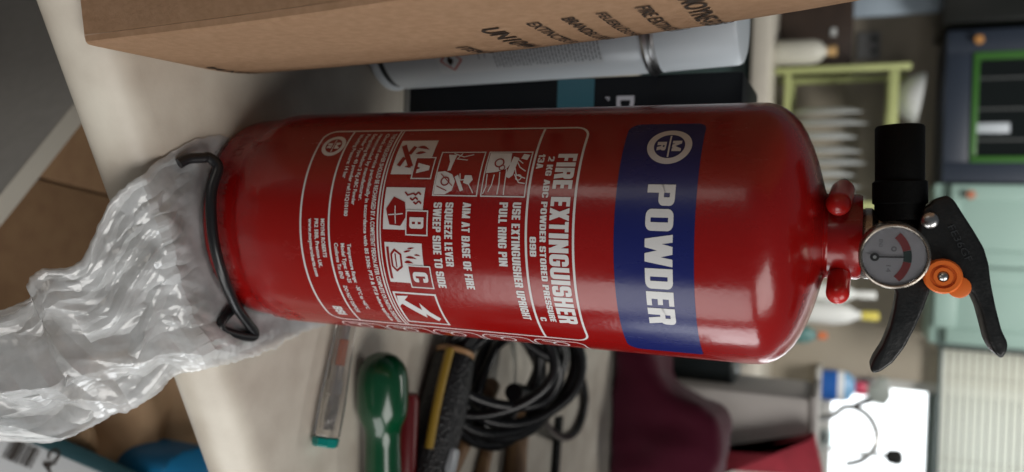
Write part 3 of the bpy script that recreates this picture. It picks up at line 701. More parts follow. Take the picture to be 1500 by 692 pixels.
# black boxed tin behind the cylinder
bx_ = thing('black_box', 'glossy black box with teal block and white letter behind the extinguisher', 'box', (-.0, .17, 0))
BB = mat('black_gloss_card', (.005, .006, .008), .4, spec=.2); Y0 = .136
finish('carton_body', box((-.037, Y0+.04, .1138), (.116, .08, .2276), .002), BB, bx_, 35)
finish('base_hem', box((-.037, Y0+.039, .002), (.1175, .0815, .004), .0006), mat('grey_hem', (.16, .16, .15), .5), bx_, 35)
def flat(name, b, m, Y):
    for v in b.verts: v.co = Vector((v.co.x/1000, Y, v.co.y/1000))
    return finish(name, b, m, bx_, 0)
b = bmesh.new(); add_poly(b, [(-94, 112.5), (-60, 112.5), (-60, 137), (-94, 137)]); flat('teal_block', b, mat('teal_print', (.03, .10, .13), .4), Y0-.0003)
b = bmesh.new(); add_text(b, 'D', -82.4, -71.5, 151.6, 162.8, .04); add_text(b, 'P', -82, -79.6, 144.5, 147.2, .02); flat('box_lettering', b, mat('grey_white_print', (.40, .40, .44), .5), Y0-.0003)
reparent(bx_)

# ================================================================== tools on the right
# clear mains tester
t0, t1 = pz(507, 478, .0085), pz(478, 640, .0085); d = (t1-t0).normalized(); t2 = pz(476, 655, .0085)
tester = thing('mains_tester_screwdriver', 'clear plastic mains tester screwdriver with teal end cap', 'screwdriver', t1.copy())
tester.location.z = 0; bpy.context.view_layer.update()
CLR = mat('clear_plastic', (.80, .76, .72), .12, trans=.92, ior=1.46)
Lt = (t1-t0).length; Mt = axis_matrix(t0, d)
finish('handle', lathe([(0, -.004), (.0045, -.004), (.0062, 0), (.0072, Lt*.35), (.0082, Lt*.72), (.0080, Lt-.001), (.0072, Lt)], 8, Mt), CLR, tester, 25)
Le = (t2-t0).length
finish('end_cap', lathe([(.0076, Lt+.0002), (.0081, Lt+.001), (.0076, Le-.001), (.0066, Le), (0, Le)], 8, Mt), mat('teal_plastic', (.0, .22, .19), .3, trans=.25), tester, 25)
finish('shaft', lathe([(.0016, -.06), (.0016, Lt*.5), (.003, Lt*.5), (.003, Lt*.62), (.0012, Lt*.62), (.0012, Lt*.9)], 12, Mt), STEEL, tester)
finish('neon_lamp', lathe([(0, Lt*.12), (.0022, Lt*.13), (.0022, Lt*.36), (0, Lt*.38)], 12, Mt), mat('lamp_orange', (.4, .12, .06), .2), tester)
finish('spring', tube([Mt @ Vector((.0026*math.cos(t*1.6), .0026*math.sin(t*1.6), Lt*.64+t*.00028)) for t in range(0, 70)], .0004, 6), STEEL, tester)
reparent(tester)
# green handled screwdriver
g0, g1 = pz(560, 516, .0165), pz(561, 720, .0165); d = (g1-g0).normalized(); Lg = (g1-g0).length
gs = thing('green_screwdriver', 'screwdriver with bulbous glossy green handle on the table', 'screwdriver', (g0.x, g0.y, 0))
GRN = mat('green_plastic', (.001, .045, .016), .2, coat=.3, var=.1, scale=40)
Mg = axis_matrix(g0, d); gp = [(0, 0), (.005, .0008), (.0095, .003), (.0130, .0068), (.0152, .0115), (.0162, .018), (.0165, .026), (.0163, .036), (.0150, .0425), (.0126, .0475), (.0114, .052), (.0112, .060), (.0118, .075), (.0122, Lg)]
bm = lathe(gp, 48, Mg)
finish('handle', bm, GRN, gs, 60)
finish('shaft', lathe([(.003, Lg-.005), (.003, Lg+.08), (.0036, Lg+.09), (.0008, Lg+.095)], 16, Mg), STEEL, gs)
reparent(gs)
# red handled tool peeping out between the two
r0, r1 = pz(598, 575, .008), pz(592, 720, .008)
rs = thing('red_screwdriver', 'slim dark red handle lying between the green and black handles', 'screwdriver', (r0.x, r0.y, 0))
finish('handle', lathe([(0, 0), (.006, .001), (.0078, .005), (.0078, (r1-r0).length)], 24, axis_matrix(r0, r1-r0)), mat('dark_red_plastic', (.10, .004, .006), .35), rs, 50)
finish('shaft', lathe([(.002, (r1-r0).length-.002), (.002, (r1-r0).length+.06)], 12, axis_matrix(r0, r1-r0)), STEEL, rs); reparent(rs)
# black and yellow utility knife
k0, k1 = pz(668, 512, .018), pz(624, 720, .018); d = (k1-k0).normalized(); Lk = (k1-k0).length; Mk = axis_matrix(k0, d)
kn = thing('utility_knife', 'black knobbly grip knife handle with yellow edge stripe', 'knife', (k0.x, k0.y, 0))
KB = mat('black_knobbly_rubber', (.008, .008, .009), .42, bump=.0)
nt = KB.node_tree; vo = nt.nodes.new('ShaderNodeTexVoronoi'); vo.inputs['Scale'].default_value = 420; bp = nt.nodes.new('ShaderNodeBump'); bp.inputs['Strength'].default_value = .8; bp.inputs['Distance'].default_value = .001
tcn = nt.nodes.new('ShaderNodeTexCoord'); nt.links.new(tcn.outputs['Object'], vo.inputs['Vector']); nt.links.new(vo.outputs['Distance'], bp.inputs['Height']); nt.links.new(bp.outputs[0], nt.nodes['Principled BSDF'].inputs['Normal'])
def oval(prof, M, kx, segs=32): return lathe(prof, segs, M @ Matrix.Diagonal((kx, 1, 1, 1)))
finish('grip', oval([(0, .004), (.013, .004), (.0155, .008), (.0168, .03), (.0172, .05), (.0158, .075), (.0140, .095), (.0132, Lk)], Mk, 1.12), KB, kn, 50)
finish('wooden_end', oval([(0, 0), (.0125, .0), (.0142, .0015), (.0142, .0045), (.012, .0048)], Mk, 1.15), mat('tan_plastic', (.36, .20, .09), .5), kn, 35)
yb = []
for i in range(14):
    t = .004+.072*i/13; yb.append(Mk @ Vector((-1.0*(.0166+.0022*math.sin(math.pi*i/13)), .0035, t)))
if (Mk @ Vector((-.02, 0, .04)) - pz(600, 600, .018)).length > (Mk @ Vector((.02, 0, .04)) - pz(600, 600, .018)).length:
    yb = [Mk @ Vector((1.0*(.0166+.0022*math.sin(math.pi*i/13)), .0035, .004+.072*i/13)) for i in range(14)]
finish('yellow_stripe', tube(yb, .0034, 10), mat('yellow_plastic', (.27, .17, .02), .4), kn, 60)
sb = k0+d*((pz(628, 664, .03)-k0).dot(d))+Vector((0, 0, .0145)); finish('slide_button', box((0, 0, 0), (.012, .018, .008), .003, axis_matrix(sb, (0, 0, 1), d)), mat('grey_plastic', (.33, .35, .37), .35), kn)
reparent(kn)
# wooden brush handles / sticks
WOOD = mat('worn_wood', (.13, .065, .03), .55, col2=(.26, .15, .07), scale=30, stretch=(1, 6, 1), bump=.2, bscale=200)
for nm, a, c, r, lb in (('wooden_handle', (722, 560), (640, 720), .0085, 'chipped wooden handle lying beside the black knife grip'), ('wooden_handle', (728, 600), (697, 730), .006, 'thin dark wooden stick below the black cable coil'), ('wooden_handle', (762, 590), (752, 730), .0105, 'stout brown wooden handle under the black cable coil')):
    p, q = pz(*a, r), pz(*c, r); L = (q-p).length
    tag(finish(nm, lathe([(0, 0), (r*.7, .0006), (r*.92, .003), (r, .02), (r*.93, L*.5), (r*1.05, L*.8), (r, L)], 20, axis_matrix(p, q-p)), WOOD, None, 50), lb, 'handle')
# black cable coil
CAB = mat('black_cable', (.006, .006, .007), .3)
coil = thing('cable_coil', 'tangled coil of glossy black cable behind the extinguisher', 'cable', pz(755, 570, 0))
def loop(px_c, z, rx, ry, tilt, a0, a1, r, n=40, drift=(0, 0, 0), rot=0):
    c = pz(*px_c, z); out = []
    for i in range(n+1):
        t = math.radians(a0+(a1-a0)*i/n); u = rx*math.cos(t); w = ry*math.sin(t)
        u, w = u*math.cos(rot)-w*math.sin(rot), u*math.sin(rot)+w*math.cos(rot)
        p = Vector((u, w*math.cos(tilt), w*math.sin(tilt)))+Vector(drift)*(i/n); q = c+p; q += Vector((noise.noise(q*22+Vector((z*90, 0, 0))), noise.noise(q*22+Vector((5, z*90, 0))), noise.noise(q*22+Vector((9, 0, z*90)))))*.011*math.sin(math.pi*i/n); q.z = max(q.z, r+.0006); out.append(q)
    return out
cr = .0042
for i, (pc, z, rx, ry, tl, a0, a1, rot) in enumerate((((752, 548), .046, .046, .062, .62, 0, 360, .2), ((748, 552), .040, .050, .058, .50, 10, 370, -.1), ((742, 560), .034, .047, .060, .42, 0, 360, .35), ((758, 540), .050, .044, .055, .75, 0, 360, .0), ((765, 552), .036, .040, .060, .35, 0, 360, .5), ((735, 560), .030, .052, .050, .3, 0, 360, .1), ((728, 545), .028, .036, .045, .5, 0, 360, .2), ((735, 535), .046, .030, .048, .8, 0, 360, -.3), ((745, 545), .022, .036, .052, .2, 0, 360, .6), ((722, 540), .040, .034, .050, 1.0, 0, 360, .3), ((750, 560), .014, .044, .05, .12, 0, 360, 0))):
    finish('cable_loop', tube(loop(pc, z, rx, ry, tl, a0, a1, cr, rot=rot), cr, 10), CAB, coil, 60)
lp = [pz(765, 575, .040), pz(785, 600, .030), pz(805, 630, .012), pz(826, 641, .0055), pz(846, 628, .0055), pz(857, 590, .0055), pz(852, 555, .007), pz(838, 525, .012), pz(825, 500, .02), pz(800, 480, .03), pz(775, 490, .04)]
finish('loose_loop', tube(catmull(lp, 8), .0046, 12), CAB, coil, 60)
finish('cable_sleeve', tube(catmull([pz(752, 575, .044), pz(766, 577, .042), pz(776, 585, .036)], 5), .0075, 12), CAB, coil, 60)
reparent(coil)
p, q = pz(820, 610, .003), pz(812, 720, .003)
tag(finish('black_strap', box((0, 0, (q-p).length/2), (.016, .004, (q-p).length), .001, axis_matrix(p, q-p, (0, 0, 1))), BLACKR, None, 35), 'short black strap lying on the table below the cable loop', 'strap')

# ================================================================== things behind on the table
def soft_heap(name, pix, Y, depth, m, amp, sub=3):
    pts = [py(a, c, Y) for a, c in pix]
    for p in pts: p.z = max(p.z, .001)
    bm = extrude_poly(pts, (depth*.15, depth, 0), .016, 3)
    bmesh.ops.triangulate(bm, faces=[f for f in bm.faces if len(f.verts) > 4])
    for _ in range(sub): bmesh.ops.subdivide_edges(bm, edges=[e for e in bm.edges if e.calc_length() > .02], cuts=1, use_grid_fill=True)
    for _ in range(14): bmesh.ops.smooth_vert(bm, verts=[v for v in bm.verts if v.co.z > .012], factor=.5, use_axis_x=True, use_axis_y=True, use_axis_z=True)
    bm.normal_update()
    for v in bm.verts:
        nv = noise.noise(v.co*14)+.5*noise.noise(v.co*37); v.co += v.normal*amp*nv
        v.co.z = max(v.co.z, .0006)
    return finish(name, bm, m, None, 70)
MAR = mat('maroon_fleece', (.050, .004, .013), .95, sheen=.15, bump=.4, bscale=500, spec=.1)
tag(soft_heap('maroon_cloth', [(848, 720), (850, 660), (862, 610), (880, 575), (893, 556), (902, 540), (903, 500), (955, 498), (957, 530), (958, 553), (985, 573), (1030, 598), (1048, 610), (1055, 630), (1053, 680), (1050, 720)], .70, .16, MAR, .009, 4), 'dark maroon fleece cloth heaped on the table', 'cloth')
gb = thing('grey_bin', 'pale grey smooth sided bin standing behind the maroon cloth', 'bin', (.45, 1.02, 0))
GB = mat('grey_enamel', (.56, .52, .49), .6, var=.04, scale=8)
xl = py(1100, 574, .95).x; zt = py(1186, 640, .95).z
finish('bin_body', box(((xl+.95)/2, 1.03, zt/2), (.95-xl, .16, zt), .012), GB, gb, 35)
finish('bin_lid', box(((xl+.95)/2, 1.03, zt+.004), (.956-xl, .166, .010), .003), mat('grey_lid', (.46, .43, .41), .5), gb, 35)
reparent(gb)
pr = [py(1040, 700, .90), py(1085, 672, .90), py(1192, 640, .90), py(1205, 700, .90), py(1180, 760, .90)]
for v in pr: v.z = max(v.z, .001)
pr = [Vector((pr[0].x, .90, .001))]+pr[:4]+[Vector((pr[3].x+.02, .90, .001))]
tag(finish('red_pouch', extrude_poly(pr, (0, .035, 0), .004, 2), mat('red_cloth', (.30, .02, .035), .8, var=.15, scale=40, bump=.3, bscale=300), None, 40), 'bright red pouch leaning against the pale grey bin', 'pouch')
dk = thing('dark_pot', 'dark lidded pot on the table behind the maroon cloth', 'pot', (.22, 1.0, 0))
pc = py(1005, 548, 1.02)
finish('pot_body', lathe([(.055, .0008), (.062, .004), (.064, .12), (.066, .122), (.062, .124), (0, .124)], 40, Matrix.Translation((pc.x-.035, 1.05, 0))), mat('dark_enamel', (.012, .018, .02), .35), dk)
finish('lid_knob', lathe([(.008, .124), (.008, .13), (.014, .136), (.012, .142), (0, .144)], 24, Matrix.Translation((pc.x-.035, 1.05, 0))), mat('cream_plastic', (.5, .48, .42), .4), dk)
reparent(dk)

# ================================================================== under the table
ZC = -.42
ZP = ZC+.02
gq = [pz(108, 155, ZP), pz(0, 288, ZP)]; bd = (gq[1]-gq[0]).normalized(); bn = Vector((bd.y, -bd.x, 0))
if (pz(0, 0, ZP)-gq[0]).dot(bn) < 0: bn = -bn                      # bn: the side of the board one sees
TB = .0165
Mp = Matrix(((bd.x, bn.x, 0, gq[0].x), (bd.y, bn.y, 0, gq[0].y), (0, 0, 1, 0), (0, 0, 0, 1)))
pn = thing('grey_board', 'grey laminate board with pale edging standing on edge beside the large carton', 'board', (gq[0].x, gq[0].y, -.74))
finish('board_face', box((.05, -TB/2, (ZP-.002-.7395)/2), (.70, TB, ZP-.002+.7395), .0008, Mp), mat('grey_laminate', (.40, .39, .37), .5, var=.05, scale=90), pn, 35)
finish('edging', box((.05, -TB/2, ZP-.001), (.702, TB+.001, .002), .0005, Mp), mat('pale_edging', (.50, .47, .41), .5), pn, 35)
reparent(pn)
bc = thing('large_carton', 'large brown carton with flap seam under the table', 'carton', (.2, .4, -.74))
def clip(poly, p, n):
    out = []
    for a, b in zip(poly, poly[1:]+poly[:1]):
        da, db = (a-p).dot(n), (b-p).dot(n)
        if da >= 0: out.append(a)
        if (da >= 0) != (db >= 0): out.append(a.lerp(b, da/(da-db)))
    return out
fl = [pz(60, 262, ZC), pz(160, 287, ZC)]; sd = (fl[1]-fl[0]).normalized(); sn = Vector((-sd.y, sd.x, 0))
c0 = Vector((gq[0].x, gq[0].y, ZC))-bn*(TB+.006); foot = [c0-bd*.42, c0+bd*.45, c0+bd*.45-bn*.75, c0-bd*.42-bn*.75]
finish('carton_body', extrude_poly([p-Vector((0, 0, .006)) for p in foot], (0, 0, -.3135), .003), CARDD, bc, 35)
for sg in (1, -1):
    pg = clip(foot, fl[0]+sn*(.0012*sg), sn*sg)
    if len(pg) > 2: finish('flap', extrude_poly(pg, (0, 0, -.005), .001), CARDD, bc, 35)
reparent(bc)
def crumple_sheet(name, pix, z, m, amp, f=9):
    pts = [pz(a, c, z) for a, c in pix]; bm = extrude_poly(pts, (0, 0, -.05), .006, 2)
    bmesh.ops.triangulate(bm, faces=bm.faces[:])
    for _ in range(5): bmesh.ops.subdivide_edges(bm, edges=[e for e in bm.edges if e.calc_length() > .008], cuts=1); bmesh.ops.triangulate(bm, faces=[q for q in bm.faces if len(q.verts) > 3])
    for v in bm.verts:
        h = crease(v.co.x*.55, v.co.y*.55, 33)*5+crease(v.co.y*.3, v.co.x*.3, 40)*4
        v.co.z += h; v.co.z = max(v.co.z, ZC+.002)
    return finish(name, bm, m, None, 30)
PAP = mat('brown_paper', (.62, .42, .26), .8, var=.07, scale=25, bump=.1, bscale=400, spec=.2)
tag(crumple_sheet('paper_bag', [(90, 640), (150, 690), (190, 730), (330, 740), (330, 640), (315, 560), (290, 500), (240, 500), (120, 560)], ZC+.055, PAP, .030), 'creased brown paper bag lying on the large carton', 'paper bag')
wb = thing('white_carton', 'white carton with dark teal edge and barcode on the large carton', 'carton', pz(100, 680, ZC))
q0, q1 = pz(78, 640, ZC+.10), pz(190, 690, ZC+.10); wd = (q1-q0).normalized(); wn = Vector((wd.y, -wd.x, 0))
if (pz(60, 700, ZC+.1)-q0).dot(wn) < 0: wn = -wn
Mw = Matrix(((wd.x, wn.x, 0, q0.x), (wd.y, wn.y, 0, q0.y), (0, 0, 1, ZC+.10), (0, 0, 0, 1)))
finish('carton_body', box((.04, .085, -.05), (.30, .15, .098), .0015, Mw), mat('white_card', (.62, .64, .66), .5), wb, 35)
finish('teal_edge', box((.04, .0045, -.0495), (.301, .013, .0995), .0012, Mw), mat('dark_teal_card', (.012, .045, .055), .45), wb, 35)
def on_white(b, name, m, h=.0006):
    for v in b.verts: v.co = Mw @ Vector((v.co.x/1000, v.co.y/1000, h))
    return finish(name, b, m, wb, 0)
bo = Mw.inverted() @ pz(35, 662, ZC+.10)
b = bmesh.new(); x = bo.x*1000-16; y0 = bo.y*1000
while x < bo.x*1000+14:
    w = random.choice((.5, .8, 1.3)); add_poly(b, [(x, y0-6), (x+w, y0-6), (x+w, y0+10), (x, y0+10)]); x += w+random.choice((.5, .8, 1.1))
on_white(b, 'barcode', INK)
co = Mw.inverted() @ pz(78, 668, ZC+.10)
b = bmesh.new(); add_text(b, 'CA', -6, 14, -6, 6, .03)
for v in b.verts: v.co = Vector((co.x*1000+v.co.y*-1, co.y*1000+v.co.x, 0))
on_white(b, 'lettering', INK); reparent(wb)
tag(finish('blue_packet', (lambda: (lambda bm: bm)(extrude_poly([pz(a, c, ZC+.115) for a, c in ((238, 720), (240, 690), (252, 672), (272, 660), (300, 653), (330, 660), (330, 720))], (0, 0, -.112), .006, 2)))(), mat('blue_plastic', (.006, .15, .33), .4, var=.05, scale=30), None, 35), 'bright blue packet on the large carton under the table edge', 'packet')
tag(finish('crimson_packet', extrude_poly([pz(a, c, ZC+.09) for a, c in ((-40, 640), (16, 642), (24, 670), (30, 720), (-40, 720))], (0, 0, -.087), .006, 2), mat('crimson_plastic', (.16, .02, .02), .5, var=.2, scale=60), None, 35), 'dark crimson packet beside the white barcode carton', 'packet')

# ================================================================== far side of the kitchen
WT = .015
fw_ = finish('far_worktop', box((0, (2.58+WY)/2, WT-.03), (4.2, WY-2.58, .06), .006), mat('cream_worktop', (.62, .58, .50), .4, var=.04, scale=20)); tag(fw_, None, None, kind='structure')
for i in range(7):
    c = thing('base_cabinet', 'dark base cabinet below the cream far worktop', 'cabinet', (-1.8+.6*i, 2.9, -.74), 'base cabinets under the far worktop')
    finish('carcass', box((-1.8+.6*i, 2.92, -.40), (.598, .54, .678), .003), mat('dark_cabinet', (.03, .05, .05), .5), c, 35)
    finish('door', box((-1.8+.6*i, 2.638, -.38), (.58, .02, .62), .004), mat('dark_cabinet_door', (.035, .06, .058), .45), c, 35); reparent(c)
YC = 2.86
def fx(y, x=1420): return py(x, y, YC).x
zb = py(1384, 150, YC).z; TOP = 1.35
MINT = mat('mint_paint', (.26, .38, .34), .45, var=.03, scale=5)
NAVY = mat('navy_paint', (.020, .028, .044), .45)
cb = thing('navy_wall_cabinet', 'navy wall cabinet with green edged glass door', 'cabinet', ((fx(40)+fx(268))/2, YC, zb))
x0, x1 = fx(44), fx(267); gx0, gx1 = fx(78), fx(238); gz0 = py(1424, 150, YC).z; w = .022
for nm, c, s in (('carcass', ((x0+x1)/2, YC+.19, (zb+TOP)/2), (x1-x0, .32, TOP-zb)),): finish(nm, box(c, s, .003), NAVY, cb, 35)
finish('door_stile', box(((x0+gx0)/2, YC+.012, (zb+TOP)/2), (gx0-x0, .022, TOP-zb), .003), NAVY, cb, 35); finish('door_stile', box(((gx1+x1)/2, YC+.012, (zb+TOP)/2), (x1-gx1, .022, TOP-zb), .003), NAVY, cb, 35)
finish('door_rail', box(((gx0+gx1)/2, YC+.0125, (zb+gz0)/2), (gx1-gx0, .020, gz0-zb), .003), NAVY, cb, 35)
GE = mat('green_edging', (.035, .125, .02), .4)
finish('green_bead', box((gx0+.012, YC+.006, (gz0+TOP)/2), (.024, .024, TOP-gz0), .002), GE, cb, 35); finish('green_bead', box((gx1-.010, YC+.006, (gz0+TOP)/2), (.020, .024, TOP-gz0), .002), GE, cb, 35)
finish('green_bead', box(((gx0+gx1)/2, YC+.006, gz0+.009), (gx1-gx0-.048, .0235, .018), .002), GE, cb, 35)
finish('glass', box(((gx0+gx1)/2, YC+.018, (gz0+TOP)/2), (gx1-gx0-.05, .004, TOP-gz0-.02)), mat('dark_glass', (.006, .008, .008), .12), cb, 0)
for pyy in (115, 160, 205):
    xx = fx(pyy); finish('glazing_bar', box((xx, YC+.0135, (gz0+TOP)/2), (.006, .004, TOP-gz0-.03)), mat('bar_grey', (.06, .065, .065), .5), cb, 0)
p = py(1456, 187, YC); finish('frosted_mark', box((p.x, YC+.0145, p.z), (.035, .002, .10), .0008), mat('frosted_white', (.42, .46, .50), .5), cb, 35)
p = py(1433, 60, YC); finish('knob', lathe([(.006, 0), (.006, .012), (.016, .018), (.014, .028), (0, .031)], 20, axis_matrix((p.x, YC, p.z), (0, -1, 0))), mat('amber_knob', (.42, .20, .06), .4), cb); reparent(cb)
cm = thing('mint_wall_cabinet', 'mint green wall cabinet between the navy cabinet and the window blind', 'cabinet', (fx(380), YC, zb))
m0, m1 = fx(269), fx(508); zm = py(1366, 400, YC).z; 
finish('carcass', box(((m0+m1)/2, YC+.19, (zm+TOP)/2), (m1-m0, .32, TOP-zm), .003), MINT, cm, 35)
mid = fx(392, 1440)
for a, c in ((m0+.004, mid-.003), (mid+.003, m1-.004)):
    dr = finish('door', box(((a+c)/2, YC+.018, (zm+TOP)/2+.02), (c-a, .022, TOP-zm-.06), .004), MINT, cm, 35)
    for q in ((a+.028, 0), (c-.028, 0)): finish('door_stile', box((q[0], YC+.004, (zm+TOP)/2+.02), (.056, .012, TOP-zm-.06), .003), MINT, cm, 35)
    finish('door_rail', box(((a+c)/2, YC+.0045, zm+.045), (c-a-.112, .011, .07), .003), MINT, cm, 35)
p = py(1421, 286, YC); finish('knob', lathe([(.006, 0), (.006, .012), (.016, .018), (.014, .028), (0, .031)], 20, axis_matrix((p.x, YC-.002, p.z), (0, -1, 0))), mat('terracotta_knob', (.36, .13, .07), .4), cm); reparent(cm)
h0 = fx(36); tag(finish('cooker_hood', extrude_poly([Vector((h0-.6, YC-.04, TOP)), Vector((h0-.6, YC-.04, zb-.02)), Vector((h0, YC-.04, zb-.02)), Vector((h0, YC-.04, TOP))], (0, .36, 0), .006), mat('black_gloss', (.006, .007, .006), .3), None, 35), 'black cooker hood beside the navy wall cabinet', 'cooker hood')
p0, p1 = py(1250, -40, 2.95), py(1384, 14, 2.95)
tag(finish('pale_blue_panel', box(((p0.x+p1.x)/2, 2.99, (p0.z+p1.z)/2), (p1.x-p0.x, .03, p1.z-p0.z), .004), mat('pale_blue_panel', (.33, .40, .47), .4), None, 35), 'pale blue splashback panel below the black cooker hood', 'panel')
# plate rack
YR = 2.82
rk = thing('plate_rack', 'yellow green wooden plate rack on the far worktop', 'plate rack', (py(1150, 190, YR).x, YR, WT))
RW = mat('yellow_green_wood', (.42, .46, .20), .5, var=.06, scale=10)
xl, xr = py(1240, 101, YR).x, py(1240, 300, YR).x; zt = py(1335, 97, YR).z; zbar = py(1308, 150, YR).z
for xx in (xl, xr):
    for yy in (YR, YR+.22): finish('post', box((xx, yy, (WT+zt)/2+.001), (.022, .03, zt-WT-.002), .003), RW, rk, 35)
for yy in (YR, YR+.22):
    finish('rail', box(((xl+xr)/2, yy, zbar), (xr-xl-.023, .028, .034), .004), RW, rk, 35); finish('rail', box(((xl+xr)/2, yy, WT+.05), (xr-xl-.023, .024, .024), .004), RW, rk, 35)
finish('rack_shelf', box(((xl+xr)/2, YR+.11, WT+.045), (xr-xl-.024, .17, .01), .002), RW, rk, 35); reparent(rk)
PL = mat('white_china', (.75, .78, .78), .15)
PLM = None
for i, yy in enumerate((157, 175, 195, 216, 233, 251, 268, 285)):
    xx = py(1225, yy, YR+.08).x; rp = .135+.012*math.sin(i*2.1)
    pm = lathe([(0, -.004), (rp*.55, -.004), (rp*.62, -.002), (rp*.98, .012), (rp, .0145), (rp*.985, .016), (rp*.62, .003), (rp*.55, .001), (0, .001)], 40)
    o = finish('dinner_plate', pm, PL); o.location = (xx, YR+.11, WT+.0515+rp); o.rotation_euler = (0, math.radians(90), -math.atan2(xx, YR+.11+DC)+math.radians(random.uniform(-1.2, 1.2)))
    tag(o, 'white dinner plate standing on edge in the yellow green rack', 'plate', 'plates in the rack')
p = py(1335, 140, YR+.06)
o = finish('mixing_bowl', lathe([(0, 0), (.04, 0), (.07, .02), (.09, .055), (.095, .075), (.0915, .075), (.086, .056), (.066, .024), (0, .006)], 48), PL); o.location = (p.x, YR+.07, zbar+.020); o.rotation_euler = (0, math.radians(8), 0)
tag(o, 'white china bowl resting on top of the plate rack', 'bowl')
def bottle(name, px0, top, Y, r, m, capm, label, cat='bottle', group=None):
    a = py(*px0, Y); h = py(*top, Y).z-WT-.0005; t = thing(name, label, cat, (a.x, Y, WT), group)
    finish('bottle_body', lathe([(r*.9, .0005), (r, .006), (r, h*.62), (r*.8, h*.74), (r*.38, h*.82), (r*.36, h*.86), (0, h*.865)], 28, Matrix.Translation((a.x, Y, WT))), m, t, 50)
    finish('bottle_cap', lathe([(r*.42, h*.855), (r*.42, h*.99), (r*.36, h), (0, h)], 24, Matrix.Translation((a.x, Y, WT))), capm, t, 50); reparent(t); return t
WP = mat('white_bottle', (.78, .8, .78), .3)
bottle('white_bottle', (1150, 78), (1226, 80), 2.8, .045, mat('cream_bottle', (.55, .54, .47), .5, var=.05, scale=12), mat('amber_cap', (.55, .35, .15), .4), 'cream white bottle standing beside the plate rack')
bottle('white_bottle', (1200, 428), (1284, 424), 2.85, .036, WP, WP, 'plain white bottle with white cap between rack and window')
bottle('white_bottle', (1200, 458), (1288, 458), 2.80, .040, WP, mat('yellow_cap', (.7, .6, .12), .4), 'white bottle with yellow cap on the far worktop')
bottle('teal_bottle', (1180, 490), (1212, 488), 2.80, .034, mat('teal_bottle', (.10, .22, .21), .4), mat('orange_cap', (.6, .17, .06), .4), 'short teal bottle with orange cap on the far worktop')
db = py(1200, 55, 3.0); sk = thing('brown_bread_bin', 'dark brown box behind the cream bottle on the far worktop', 'box', (db.x, 3.02, WT))
finish('bin_body', box((db.x-.02, 3.03, WT+.135), (.34, .2, .268), .01), mat('dark_brown_wood', (.035, .022, .016), .5, var=.2, scale=14), sk, 35); finish('bin_knob', box((db.x, 2.925, WT+.2), (.03, .01, .02), .003), mat('white_knob', (.5, .52, .52), .4), sk, 35); reparent(sk)
ss = thing('wall_socket', 'grey double wall socket above the dark brown box', 'socket', (py(1272, 65, WY).x, WY-.01, py(1272, 65, WY).z))
c = py(1272, 68, WY); finish('socket_plate', box((c.x, WY-.0068, c.z), (.11, .012, .085), .004), mat('socket_grey', (.25, .25, .25), .4), ss, 35)
for s_ in (-.025, .025): finish('socket_switch', box((c.x+s_, WY-.0146, c.z+.02), (.016, .003, .024), .001), mat('switch_dark', (.06, .06, .06), .4), ss, 35)
reparent(ss)
# window, blind, tap and sill clutter
FRM = mat('grey_green_frame', (.10, .13, .125), .45); UPV = mat('white_reveal', (.5, .5, .48), .5)
zs = wz0; ztr = py(1368, 600, WY).z; wxr = 2.3; ztop = 1.27
win = thing('window', 'kitchen window with bright lower pane below the blind', 'window', ((wx0+wxr)/2, WY, zs))
finish('sill', box(((wx0+wxr)/2, WY-.035, zs-.009), (wxr-wx0+.08, .20, .018), .004), UPV, win, 35)
finish('window_frame', box((wx0+.022, WY+.06, (zs+ztop)/2), (.044, .06, ztop-zs-.002), .004), UPV, win, 35)
finish('window_frame', box(((wx0+wxr)/2+.022, WY+.06, zs+.021), (wxr-wx0-.05, .06, .04), .004), UPV, win, 35)
finish('transom', box(((wx0+wxr)/2+.022, WY+.055, ztr), (wxr-wx0-.05, .07, .040), .004), FRM, win, 35)
GLS = mat('window_glass', (1, 1, 1), .0, trans=1, ior=1.1)
finish('pane', box(((wx0+wxr)/2+.022, WY+.06, (zs+.042+ztr-.021)/2), (wxr-wx0-.05, .004, ztr-zs-.066)), GLS, win, 0)
finish('pane', box(((wx0+wxr)/2+.022, WY+.06, (ztop+ztr+.02)/2), (wxr-wx0-.05, .004, ztop-ztr-.024)), GLS, win, 0); reparent(win)
YB = WY-.06
bx0 = py(1440, 516, YB).x; bz0 = py(1374, 600, YB).z
bl = thing('venetian_blind', 'cream slatted venetian blind covering the upper window', 'blind', (bx0+.6, YB, bz0))
def slat_mat():
    m = bpy.data.materials.new('cream_slat'); m.use_nodes = True; nt = m.node_tree; nt.nodes.clear(); N = nt.nodes.new; K = nt.links.new
    o = N('ShaderNodeOutputMaterial'); d = N('ShaderNodeBsdfDiffuse'); d.inputs[0].default_value = (.86, .88, .80, 1); t = N('ShaderNodeBsdfTranslucent'); t.inputs[0].default_value = (.86, .90, .82, 1)
    x = N('ShaderNodeMixShader'); x.inputs[0].default_value = .42; K(d.outputs[0], x.inputs[1]); K(t.outputs[0], x.inputs[2]); K(x.outputs[0], o.inputs[0]); return m
SLM = slat_mat(); pitch = .0262; SW = .90; sme = None
